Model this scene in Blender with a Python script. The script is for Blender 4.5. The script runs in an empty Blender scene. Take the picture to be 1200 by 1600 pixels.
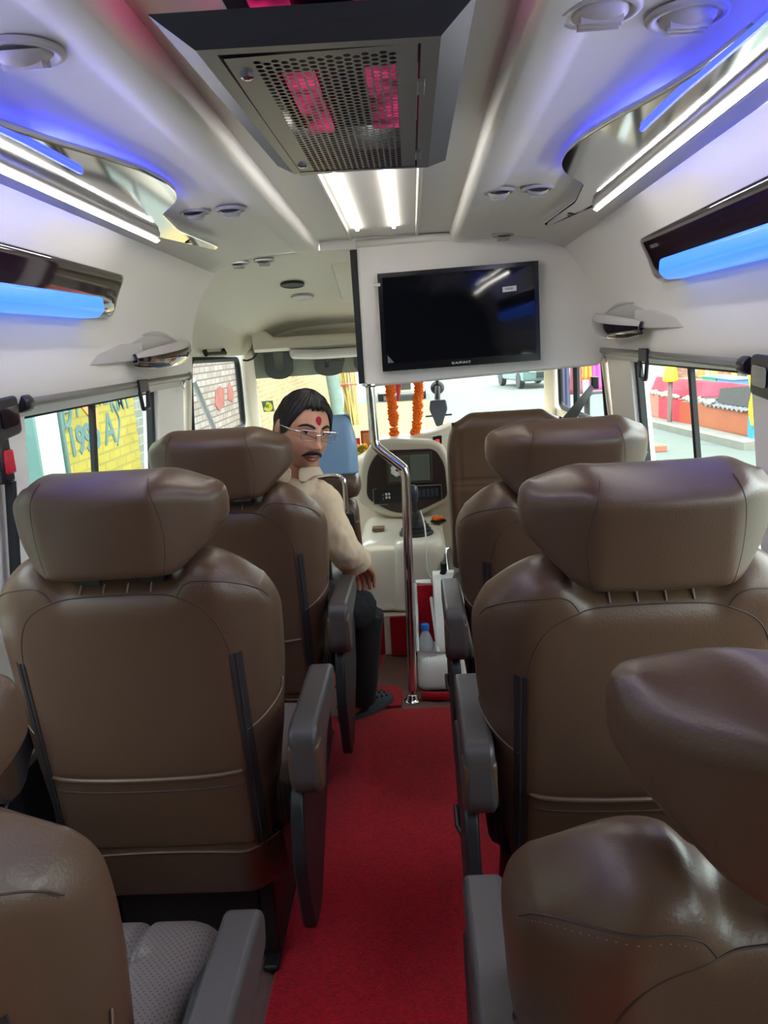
import bpy, bmesh, math, random
from mathutils import Vector, Matrix
EXPOSURE = 1.0; SKY = 4.5; SUN = 1.6
random.seed(7)
C = bpy.context.scene.collection
SC = bpy.context.scene
PI = math.pi

# ---------------------------------------------------------------- camera
CAM = Vector((0.075, 0.0, 1.40))
FPX = 1200.0
def cam_axes(vx=642.0, vy=535.0, roll=3.1):
    Y = Vector((vx - 600.0, -(vy - 800.0), -FPX)).normalized()
    r = math.radians(roll)
    Z = Vector((-math.sin(r), math.cos(r), 0.0))
    Z = (Z - Y * Z.dot(Y)).normalized()
    X = Y.cross(Z)
    return X, Y, Z            # vehicle axes seen in camera space
ax, ay, az = cam_axes()
cd = bpy.data.cameras.new('camera'); cam = bpy.data.objects.new('camera', cd); C.objects.link(cam)
rot = Matrix((ax, ay, az))     # rows: maps camera-space vectors to vehicle space
cam.matrix_world = Matrix.Translation(CAM) @ rot.to_4x4()
cd.sensor_fit = 'VERTICAL'; cd.sensor_height = 36.0; cd.lens = 36.0 * FPX / 1600.0
cd.clip_start = 0.02; cd.clip_end = 300
SC.camera = cam

# ---------------------------------------------------------------- world, sun, exposure
SC.view_settings.view_transform = 'Standard'; SC.view_settings.look = 'None'
SC.view_settings.gamma = 1.0; SC.view_settings.exposure = EXPOSURE
SC.view_settings.use_curve_mapping = False
W = bpy.data.worlds.new('world'); SC.world = W; W.use_nodes = True
nt = W.node_tree; nt.nodes.clear()
wo = nt.nodes.new('ShaderNodeOutputWorld'); bg = nt.nodes.new('ShaderNodeBackground')
sky = nt.nodes.new('ShaderNodeTexSky'); sky.sky_type = 'HOSEK_WILKIE'
sky.sun_direction = Vector((0.5, 0.55, 0.65)).normalized(); sky.turbidity = 5.0; sky.ground_albedo = 0.3
mixw = nt.nodes.new('ShaderNodeMix'); mixw.data_type = 'RGBA'; mixw.inputs[0].default_value = 0.75
mixw.inputs[7].default_value = (0.93, 0.97, 1.0, 1)
nt.links.new(sky.outputs[0], mixw.inputs[6]); nt.links.new(mixw.outputs[2], bg.inputs[0])
bg.inputs[1].default_value = SKY; nt.links.new(bg.outputs[0], wo.inputs[0])
sd = bpy.data.lights.new('sun', 'SUN'); sd.energy = SUN; sd.angle = 0.02; sd.color = (1.0, 0.93, 0.78)
sun = bpy.data.objects.new('sun', sd); C.objects.link(sun)
sun.rotation_euler = Vector((-0.42, 0.36, -0.83)).to_track_quat('-Z', 'Y').to_euler()

# ---------------------------------------------------------------- materials
def lin(c):
    return tuple((v / 12.92 if v <= 0.04045 else ((v + 0.055) / 1.055) ** 2.4) for v in c)
def srgb(r, g, b): return lin((r / 255, g / 255, b / 255))
MATS = {}
def mat(name, col, rough=0.5, metal=0.0, bump=0.0, scale=200.0, var=0.0, vscale=8.0, spec=0.5, coat=0.0, emit=0.0, ecol=None, sheen=0.0, detail=4.0, trans=0.0, alpha=1.0):
    m = bpy.data.materials.new(name); m.use_nodes = True
    t = m.node_tree; b = t.nodes['Principled BSDF']
    b.inputs['Base Color'].default_value = (*col, 1)
    b.inputs['Roughness'].default_value = rough; b.inputs['Metallic'].default_value = metal
    b.inputs['Specular IOR Level'].default_value = spec
    b.inputs['Coat Weight'].default_value = coat; b.inputs['Coat Roughness'].default_value = 0.05
    b.inputs['Sheen Weight'].default_value = sheen
    b.inputs['Transmission Weight'].default_value = trans
    b.inputs['Alpha'].default_value = alpha
    if emit:
        b.inputs['Emission Color'].default_value = (*(ecol or col), 1); b.inputs['Emission Strength'].default_value = emit
    if bump or var:
        tc = t.nodes.new('ShaderNodeTexCoord')
    if bump:
        n = t.nodes.new('ShaderNodeTexNoise'); n.inputs['Scale'].default_value = scale; n.inputs['Detail'].default_value = detail
        bp = t.nodes.new('ShaderNodeBump'); bp.inputs['Strength'].default_value = bump; bp.inputs['Distance'].default_value = 0.002
        t.links.new(tc.outputs['Object'], n.inputs['Vector']); t.links.new(n.outputs[0], bp.inputs['Height']); t.links.new(bp.outputs[0], b.inputs['Normal'])
    if var:
        n2 = t.nodes.new('ShaderNodeTexNoise'); n2.inputs['Scale'].default_value = vscale; n2.inputs['Detail'].default_value = 5
        r = t.nodes.new('ShaderNodeMapRange'); r.inputs[3].default_value = 1 - var; r.inputs[4].default_value = 1 + var
        mx = t.nodes.new('ShaderNodeVectorMath'); mx.operation = 'SCALE'; mx.inputs[0].default_value = col
        t.links.new(tc.outputs['Object'], n2.inputs['Vector']); t.links.new(n2.outputs[0], r.inputs[0])
        t.links.new(r.outputs[0], mx.inputs['Scale']); t.links.new(mx.outputs[0], b.inputs['Base Color'])
    MATS[name] = m
    return m
def glass_mat(name, tint, refl=0.05):
    m = bpy.data.materials.new(name); m.use_nodes = True; t = m.node_tree; t.nodes.clear()
    o = t.nodes.new('ShaderNodeOutputMaterial'); mx = t.nodes.new('ShaderNodeMixShader')
    tr = t.nodes.new('ShaderNodeBsdfTransparent'); gl = t.nodes.new('ShaderNodeBsdfGlossy')
    tr.inputs[0].default_value = (*tint, 1); gl.inputs['Roughness'].default_value = 0.02
    mx.inputs[0].default_value = refl
    t.links.new(tr.outputs[0], mx.inputs[1]); t.links.new(gl.outputs[0], mx.inputs[2])
    t.links.new(mx.outputs[0], o.inputs[0]); MATS[name] = m
    return m

M_leather = mat('brown leather', srgb(90, 68, 52), 0.35, bump=0.18, scale=260, var=0.05, vscale=3, spec=0.5)
M_seam = mat('dark seam', srgb(62, 47, 41), 0.6)
M_stitch = mat('pale stitching', srgb(132, 112, 102), 0.7)
M_armpad = mat('grey brown vinyl', srgb(72, 67, 67), 0.38, bump=0.12, scale=300)
M_cush = mat('grey brown perforated leather', srgb(92, 82, 80), 0.5, bump=0.15, scale=260)
_t = M_cush.node_tree; _v = _t.nodes.new('ShaderNodeTexVoronoi'); _v.inputs['Scale'].default_value = 130; _v.inputs['Randomness'].default_value = 0.0
_tc = _t.nodes.new('ShaderNodeTexCoord'); _m = _t.nodes.new('ShaderNodeMapping'); _m.inputs['Rotation'].default_value = (0, 0, .785); _m.inputs['Scale'].default_value = (1, 1, 0)
_t.links.new(_tc.outputs['Object'], _m.inputs[0]); _t.links.new(_m.outputs[0], _v.inputs['Vector'])
_r = _t.nodes.new('ShaderNodeMapRange'); _r.inputs[1].default_value = .16; _r.inputs[2].default_value = .24; _r.inputs[3].default_value = .35; _r.inputs[4].default_value = 1.0
_s = _t.nodes.new('ShaderNodeVectorMath'); _s.operation = 'SCALE'; _s.inputs[0].default_value = srgb(92, 82, 80)
_t.links.new(_v.outputs['Distance'], _r.inputs[0]); _t.links.new(_r.outputs[0], _s.inputs['Scale']); _t.links.new(_s.outputs[0], _t.nodes['Principled BSDF'].inputs['Base Color'])
M_blackpl = mat('black plastic', srgb(30, 31, 34), 0.45, bump=0.1, scale=400)
M_rubber = mat('black rubber', srgb(28, 32, 34), 0.6)
M_zip = mat('zipper tape', srgb(44, 38, 38), 0.7, bump=0.5, scale=500)
M_steelblk = mat('black painted steel', srgb(30, 28, 28), 0.5)
M_liner = mat('warm white moulded plastic', srgb(243, 240, 232), 0.48, bump=0.04, scale=60, spec=0.5)
M_cream = mat('cream moulded plastic', srgb(224, 218, 200), 0.4, bump=0.04, scale=60)
M_greywhite = mat('grey white plastic', srgb(205, 203, 202), 0.4)
M_chrome = mat('chrome', (0.82, 0.82, 0.82), 0.07, metal=1.0)
M_satin = mat('brushed aluminium', (0.36, 0.36, 0.36), 0.45, metal=1.0)
M_carpet = mat('red carpet pile', srgb(170, 6, 30), 0.95, bump=1.0, scale=300, var=0.75, vscale=110, sheen=0.3, spec=0.1, detail=2)
M_darkglass = mat('gloss dark brown trim', srgb(42, 26, 30), 0.06, spec=0.6, coat=0.8)

# ---------------------------------------------------------------- mesh builder
def smooth(a, b, x):
    t = max(0.0, min(1.0, (x - a) / (b - a))); return t * t * (3 - 2 * t)
def interp(x, xs, ys):
    if x <= xs[0]: return ys[0]
    for i in range(1, len(xs)):
        if x <= xs[i]:
            f = (x - xs[i-1]) / (xs[i] - xs[i-1]); return ys[i-1] + f * (ys[i] - ys[i-1])
    return ys[-1]
def catmull(pts, n):
    P = [Vector(p) for p in pts]; out = []
    for i in range(len(P) - 1):
        p0 = P[i-1] if i else P[0] * 2 - P[1]; p1 = P[i]; p2 = P[i+1]; p3 = P[i+2] if i + 2 < len(P) else P[-1] * 2 - P[-2]
        for k in range(n):
            t = k / n
            out.append(0.5 * ((2 * p1) + (p2 - p0) * t + (2 * p0 - 5 * p1 + 4 * p2 - p3) * t * t + (3 * p1 - p0 - 3 * p2 + p3) * t ** 3))
    out.append(P[-1]); return out
def round_poly(pts, r, n=4):
    out = []; k = len(pts)
    for i in range(k):
        a = Vector(pts[i-1]); b = Vector(pts[i]); c = Vector(pts[(i+1) % k])
        rr = r[i] if isinstance(r, (list, tuple)) else r
        d1 = (a - b); d2 = (c - b)
        q = min(rr, d1.length * 0.49, d2.length * 0.49)
        if q < 1e-6: out.append(tuple(b)); continue
        p1 = b + d1.normalized() * q; p2 = b + d2.normalized() * q
        for j in range(n + 1):
            t = j / n; out.append(tuple(p1 * (1 - t) ** 2 + b * 2 * t * (1 - t) + p2 * t * t))
    return out

class MB:
    def __init__(self): self.v = []; self.f = []; self.m = []
    def add(self, vs, fs, mi=0):
        o = len(self.v); self.v += [tuple(x) for x in vs]; self.f += [tuple(i + o for i in f) for f in fs]; self.m += [mi] * len(fs); return self
    def box(self, x0, x1, y0, y1, z0, z1, mi=0):
        return self.add([(x0,y0,z0),(x1,y0,z0),(x1,y1,z0),(x0,y1,z0),(x0,y0,z1),(x1,y0,z1),(x1,y1,z1),(x0,y1,z1)],
                        [(3,2,1,0),(4,5,6,7),(0,1,5,4),(1,2,6,5),(2,3,7,6),(3,0,4,7)], mi)
    def prism(self, poly, axis, lo, hi, mi=0):
        n = len(poly)
        def pt(p, h):
            return {'x': (h, p[0], p[1]), 'y': (p[0], h, p[1]), 'z': (p[0], p[1], h)}[axis]
        vs = [pt(p, lo) for p in poly] + [pt(p, hi) for p in poly]
        fs = [tuple(range(n))[::-1], tuple(range(n, 2 * n))] + [(i, (i+1) % n, n + (i+1) % n, n + i) for i in range(n)]
        return self.add(vs, fs, mi)
    def tube(self, path, r, n=10, mi=0, caps=True, closed=False):
        P = [Vector(p) for p in path]; k = len(P); rings = []
        up = None
        for i in range(k):
            if closed: t = (P[(i+1) % k] - P[i-1])
            else: t = (P[min(i+1, k-1)] - P[max(i-1, 0)])
            t = t.normalized() if t.length > 1e-9 else Vector((0,0,1))
            if up is None:
                up = Vector((0,0,1)) if abs(t.z) < 0.9 else Vector((1,0,0))
            a = t.cross(up)
            if a.length < 1e-6: a = t.cross(Vector((1,0,0)))
            a.normalize(); b = a.cross(t).normalized(); up = b
            rr = r[i] if isinstance(r, (list, tuple)) else r
            rings.append([P[i] + (a * math.cos(2*PI*j/n) + b * math.sin(2*PI*j/n)) * rr for j in range(n)])
        vs = [v for rg in rings for v in rg]; fs = []
        for i in range(k if closed else k - 1):
            i2 = (i + 1) % k
            for j in range(n):
                j2 = (j + 1) % n; fs.append((i*n+j, i*n+j2, i2*n+j2, i2*n+j))
        if caps and not closed: fs += [tuple(range(n))[::-1], tuple((k-1)*n + j for j in range(n))]
        return self.add(vs, fs, mi)
    def lathe(self, prof, n=24, origin=(0,0,0), axis=(0,0,1), mi=0, sx=1.0, sy=1.0, caps=True):
        q = Vector((0,0,1)).rotation_difference(Vector(axis).normalized()); o = Vector(origin)
        vs = []; k = len(prof)
        for r, h in prof:
            for j in range(n):
                a = 2*PI*j/n; vs.append(o + q @ Vector((r*math.cos(a)*sx, r*math.sin(a)*sy, h)))
        fs = []
        for i in range(k-1):
            for j in range(n):
                j2 = (j+1) % n; fs.append((i*n+j, i*n+j2, (i+1)*n+j2, (i+1)*n+j))
        if caps: fs += [tuple(range(n))[::-1], tuple((k-1)*n+j for j in range(n))]
        return self.add(vs, fs, mi)
    def ball(self, c, r, nu=12, nv=8, mi=0, rz=None):
        rx, ry, rzz = r if isinstance(r, (list, tuple)) else (r, r, r)
        vs = [(c[0], c[1], c[2] - rzz)]
        for i in range(1, nv):
            p = -PI/2 + PI*i/nv
            for j in range(nu):
                a = 2*PI*j/nu; vs.append((c[0]+rx*math.cos(p)*math.cos(a), c[1]+ry*math.cos(p)*math.sin(a), c[2]+rzz*math.sin(p)))
        vs.append((c[0], c[1], c[2]+rzz)); L = len(vs)-1; fs = []
        for j in range(nu): fs.append((0, 1+(j+1) % nu, 1+j)); fs.append((L, 1+(nv-2)*nu+j, 1+(nv-2)*nu+(j+1) % nu))
        for i in range(nv-2):
            for j in range(nu): fs.append((1+i*nu+j, 1+i*nu+(j+1) % nu, 1+(i+1)*nu+(j+1) % nu, 1+(i+1)*nu+j))
        return self.add(vs, fs, mi)
    def grid(self, fn, nu, nv, mi=0, flip=False):
        vs = [fn(i/nu, j/nv) for j in range(nv+1) for i in range(nu+1)]
        fs = []
        for j in range(nv):
            for i in range(nu):
                a = j*(nu+1)+i; q = (a, a+1, a+nu+2, a+nu+1); fs.append(q[::-1] if flip else q)
        return self.add(vs, fs, mi)
    def pillow(self, back, front, nu, nv, mi=0):
        """two sheets over the same grid, joined round the rim"""
        vs = [back(i/nu, j/nv) for j in range(nv+1) for i in range(nu+1)]
        N = len(vs); vs += [front(i/nu, j/nv) for j in range(nv+1) for i in range(nu+1)]
        fs = []; w = nu + 1
        for j in range(nv):
            for i in range(nu):
                a = j*w+i; fs.append((a, a+1, a+w+1, a+w)); fs.append((N+a+w, N+a+w+1, N+a+1, N+a))
        rim = [i for i in range(w)] + [j*w+nu for j in range(1, nv+1)] + [nv*w+i for i in range(nu-1, -1, -1)] + [j*w for j in range(nv-1, 0, -1)]
        for k in range(len(rim)):
            a, b = rim[k], rim[(k+1) % len(rim)]; fs.append((b, a, N+a, N+b))
        return self.add(vs, fs, mi)
    def xf(self, M):
        self.v = [tuple(M @ Vector(p)) for p in self.v]; return self
    def build(self, name, mats, parent=None, sm=True, bevel=0.0, seg=2, sub=0, angle=40, loc=None, solid=0.0, soff=0.0, local=False):
        me = bpy.data.meshes.new(name); me.from_pydata(self.v, [], self.f); 
        if not isinstance(mats, (list, tuple)): mats = [mats]
        for m in mats: me.materials.append(m)
        for p, mi in zip(me.polygons, self.m): p.material_index = mi; p.use_smooth = sm
        bm = bmesh.new(); bm.from_mesh(me); bmesh.ops.recalc_face_normals(bm, faces=bm.faces) if not solid else None
        bm.to_mesh(me); bm.free(); me.update()
        if sm and angle < 180: me.set_sharp_from_angle(angle=math.radians(angle))
        o = bpy.data.objects.new(name, me); C.objects.link(o)
        if loc is not None: o.location = loc
        if parent is not None:
            o.parent = parent
            if not local: # vertices given in vehicle space: put them back under the parent's base
                w = Vector((0,0,0)); p = parent
                while p is not None: w = w + p.location; p = p.parent
                me.transform(Matrix.Translation(-w))
        if solid:
            md = o.modifiers.new('solid', 'SOLIDIFY'); md.thickness = solid; md.offset = soff
        if bevel:
            md = o.modifiers.new('bevel', 'BEVEL'); md.width = bevel; md.segments = seg; md.limit_method = 'ANGLE'; md.angle_limit = math.radians(35)
            md.harden_normals = False
        if sub:
            md = o.modifiers.new('sub', 'SUBSURF'); md.levels = sub; md.render_levels = sub
        return o
def tag(o, label=None, cat=None, group=None, kind=None):
    if label: o['label'] = label
    if cat: o['category'] = cat
    if group: o['group'] = group
    if kind: o['kind'] = kind
    return o
def thing(name, loc, label, cat, group=None):
    o = bpy.data.objects.new(name, None); C.objects.link(o); o.location = loc; o.empty_display_size = 0.05
    return tag(o, label, cat, group)
def struct(o): o['kind'] = 'structure'; return o
def copy_tree(o, parent=None):
    c = o.copy(); C.objects.link(c)
    if parent is not None: c.parent = parent
    for ch in list(o.children): copy_tree(ch, c)
    return c
# ---------------------------------------------------------------- the setting: vehicle shell
def zdrop(y, z):                      # the roof lining falls gently towards the front
    return z - 0.018 * max(0.0, y - 1.0) * smooth(1.45, 1.72, z)
ROOF = [(-0.63,1.725),(-0.55,1.757),(-0.46,1.772),(-0.37,1.778),(-0.330,1.779),(-0.318,1.777),(-0.305,1.772),(-0.280,1.769),(-0.256,1.769),(-0.243,1.772),(-0.237,1.780),(-0.232,1.803),
        (-0.125,1.806),(-0.12,1.800),(-0.115,1.800),(-0.110,1.806),(0,1.806)]
ROOF = ROOF + [(-x, z) for x, z in ROOF[-2::-1]]
ys = [-1.0, 0.0, 0.5, 1.0, 1.5, 2.0, 2.4, 2.8, 2.9]
b = MB(); n = len(ROOF)
b.add([(x, y, zdrop(y, z)) for y in ys for x, z in ROOF], [(j*n+i, j*n+i+1, (j+1)*n+i+1, (j+1)*n+i) for j in range(len(ys)-1) for i in range(n-1)])
struct(b.build('ceiling', M_liner, angle=50, solid=0.012, soff=1))

WALL = catmull([(0.800,1.292,0),(0.772,1.318,0),(0.757,1.350,0),(0.748,1.43,0),(0.736,1.50,0),(0.712,1.585,0),(0.682,1.655,0),(0.630,1.7255,0)], 3)
for s, nm in ((-1, 'wall_left'), (1, 'wall_right')):
    b = MB(); yy = [-1.0, 0.0, 0.8, 1.4, 1.7, 2.0, 2.3, 2.6, 2.85, 2.93]; k = len(WALL)
    b.add([(s * p.x, y, zdrop(y, p.y)) for y in yy for p in WALL], [(j*k+i, j*k+i+1, (j+1)*k+i+1, (j+1)*k+i) for j in range(len(yy)-1) for i in range(k-1)])
    # closed end of the lining, header return to the glass, window pillars and the panel under the sill
    e = [(s*p.x, 2.93, zdrop(2.93, p.y)) for p in WALL] + [(s*(p.x+0.075), 2.96, zdrop(2.93, p.y)) for p in WALL]
    b.add(e, [(i, i+1, k+i+1, k+i) for i in range(k-1)])
    b.add([(s*0.80,-1,1.292),(s*0.80,3.0,1.292),(s*0.835,3.0,1.300),(s*0.835,-1,1.300)], [(0,1,2,3)])
    for y0, y1 in ((2.63, 2.93), (1.50, 1.70), (-0.05, 0.15)):
        p = [(y0, 0.0), (y1, 0.0)]
        b.add([(s*0.842,y0,0.84),(s*0.798,y0,1.30),(s*0.798,y1,1.30),(s*0.842,y1,0.84),(s*0.90,y0,0.84),(s*0.85,y0,1.31),(s*0.85,y1,1.31),(s*0.90,y1,0.84)],
              [(0,1,2,3),(0,1,5,4),(3,2,6,7),(4,5,6,7)])
    low = [(0.90,0.86),(0.842,0.855),(0.838,0.84),(0.85,0.80),(0.90,0.72),(0.93,0.55),(0.93,0.0)]
    b.add([(s*x, y, z) for y in (-1.0, 3.05) for x, z in low], [(i, i+1, 7+i+1, 7+i) for i in range(6)])
    struct(b.build(nm, M_liner, angle=35))
# floor
M_wood = mat('wood laminate', srgb(120, 92, 84), 0.4, var=0.3, vscale=30)
_t = M_wood.node_tree; _n = [x for x in _t.nodes if x.type == 'TEX_NOISE'][0]
_mp = _t.nodes.new('ShaderNodeMapping'); _mp.inputs['Scale'].default_value = (6, 0.5, 1)
_tc = [x for x in _t.nodes if x.type == 'TEX_COORD'][0]
_t.links.new(_tc.outputs['Object'], _mp.inputs[0]); _t.links.new(_mp.outputs[0], _n.inputs['Vector'])
b = MB().box(-0.95, 0.95, -1.0, 4.45, -0.05, 0.0)
struct(b.build('floor', M_wood, sm=False))
# unseen rear end: plain panel, kept dark for the television's reflection
b = MB()
b.box(-0.93,0.93,-1.03,-1.0,0.0,1.86)
struct(b.build('wall_back', mat('dark rear trim', srgb(92, 80, 74), 0.6), sm=False))
M_glass = glass_mat('greenish window glass', (0.80, 0.89, 0.85))
M_glassf = glass_mat('clear windscreen glass', (0.82, 0.88, 0.85), 0.02)
# side windows
wi = 0
def side_window(s, y0, y1, ymid):
    global wi; wi += 1
    def gx(z): return s * (0.868 - (z - 0.84) * 0.0957)
    g = MB().add([(gx(0.84), y0, 0.84), (gx(1.31), y0, 1.31), (gx(1.31), y1, 1.31), (gx(0.84), y1, 0.84)], [(0,1,2,3)])
    o = struct(g.build('window_%d' % wi, M_glass, sm=False))
    f = MB()
    def bar(ya, yb, za, zb, t=0.012):
        vs = []
        for y in (ya, yb):
            for z in (za, zb):
                vs += [(gx(z) - s*t, y, z), (gx(z) + s*t*0.6, y, z)]
        f.add(vs, [(0,1,3,2),(4,6,7,5),(0,4,5,1),(2,3,7,6),(0,2,6,4),(1,5,7,3)])
    bar(y0, y0+0.018, 0.84, 1.31); bar(y1-0.028, y1, 0.84, 1.31); bar(y0, y1, 0.84, 0.862); bar(y0, y1, 1.285, 1.31)
    if ymid: bar(ymid-0.011, ymid+0.011, 0.84, 1.31, 0.008)
    f.build('window_frame', M_rubber, o, sm=False)
    if ymid and y1 > 2:
        c = MB().box(gx(1.0)-s*0.03-0.008, gx(1.0)-s*0.03+0.008, y1-0.05, y1-0.03, 0.965, 1.03).box(gx(1.0)-s*0.02-0.012, gx(1.0)-s*0.02+0.012, y1-0.06, y1-0.02, 0.975, 0.995)
        c.build('window_catch', M_blackpl, o, bevel=0.003)
for s in (-1, 1):
    side_window(s, 1.70, 2.63, 2.13); side_window(s, 0.15, 1.50, 0.8); side_window(s, -1.0, -0.05, None)
# ---------------------------------------------------------------- passenger seats
def wz(z): return interp(z, [.33,.45,.60,.75,.88,.95,1.02,1.07], [.220,.238,.263,.281,.288,.285,.274,.258])
def Ttop(a): return 0.998 + 0.042 * smooth(.36, .54, a) - 0.062 * smooth(.60, 1.0, a)
Z0 = 0.33
def bk(s, t, front=False):
    a = abs(s); p_ = max(0.0, (a - .72) / .28); q_ = max(0.0, (t - .84) / .16)
    if p_ > 0 and q_ > 0:
        k_ = max(p_, q_) / math.hypot(p_, q_); a = .72 + .28 * p_ * k_; t = .84 + .16 * q_ * k_; s = math.copysign(a, s)
    top = Ttop(a); z = Z0 + t * (top - Z0); x = s * wz(z)
    ed = max(0.0, (a - .90) / .10); er = 1 - math.sqrt(max(0, 1 - ed * ed))
    tt = max(0.0, (t - .90) / .10); tr = 1 - math.sqrt(max(0, 1 - tt * tt))
    bt = max(0.0, (0.06 - t) / 0.06); br = 1 - math.sqrt(max(0, 1 - bt * bt))
    if not front:
        y = 0.105 * max(0.0, (abs(x) - .185) / .115) ** 1.6 - 0.010 * math.cos(PI/2*min(1, abs(x)/.2)) * math.sin(PI*min(1, t*1.05)) + .055 * tr + .02 * er + .04 * br
    else:
        tf = max(0.0, (t - .72) / .28); y = 0.185 - 0.035 * (1 - a ** 3) - .075 * (1 - math.sqrt(max(0, 1 - tf * tf))) - .03 * er - .03 * br
    return (x, y, z - 0.32)
def bxz(x, z, off=0.0):
    s = max(-1, min(1, x / wz(z))); t = min(1, (z - Z0) / (Ttop(abs(s)) - Z0))
    for _ in range(25):
        p = bk(s, t); s = max(-1, min(1, s + .8*(x - p[0])/.29)); t = max(0, min(1, t + .8*(z - .32 - p[2])/.66))
    p = bk(s, t)
    return (p[0], p[1] - off, p[2])
def hr(u, v, front=False):
    a_ = hr0(u, v, False); b_ = hr0(u, v, True)
    if b_[1] - a_[1] < .016:
        m_ = (a_[1] + b_[1]) / 2; a_ = (a_[0], m_ - .008, a_[2]); b_ = (b_[0], m_ + .008, b_[2])
    return b_ if front else a_
def hr0(u, v, front=False):
    s = u * 2 - 1; a = abs(s)
    z = 1.014 + v * 0.190
    W = interp(z, [1.014,1.03,1.055,1.08,1.105,1.15,1.185,1.204], [.124,.142,.170,.194,.204,.206,.203,.186])
    x = s * W; z -= .040 * smooth(.55, 1.05, a) * smooth(.10, .9, v)
    vt = max(0, (v - .80) / .20); rt = 1 - math.sqrt(max(0, 1 - vt*vt)); vb = max(0, (.14 - v) / .14); rb = 1 - math.sqrt(max(0, 1 - vb*vb))
    ed = max(0, (a - .86) / .14); re = 1 - math.sqrt(max(0, 1 - ed*ed))
    if not front: y = -0.03 + 0.055 * rt + 0.03 * rb + 0.085 * max(0, (abs(x) - .10) / .09) ** 1.35 + 0.022 * re - 0.006 * math.cos(PI/2*min(1, abs(x)/.12))
    else: y = 0.105 + 0.040 * max(0, (abs(x) - .08) / .10) ** 1.5 - 0.045 * rt - 0.03 * rb - .025 * re
    return (x, y, z + 0.0 - 0.32)
def hrs(x, z, off=0.0015):
    W = interp(z, [1.014,1.03,1.055,1.08,1.105,1.15,1.185,1.204], [.124,.142,.170,.194,.204,.206,.203,.186])
    p = hr((x / W + 1) / 2, (z - 1.014) / .190); return (p[0], p[1] - off + 0.001, p[2])

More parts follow.
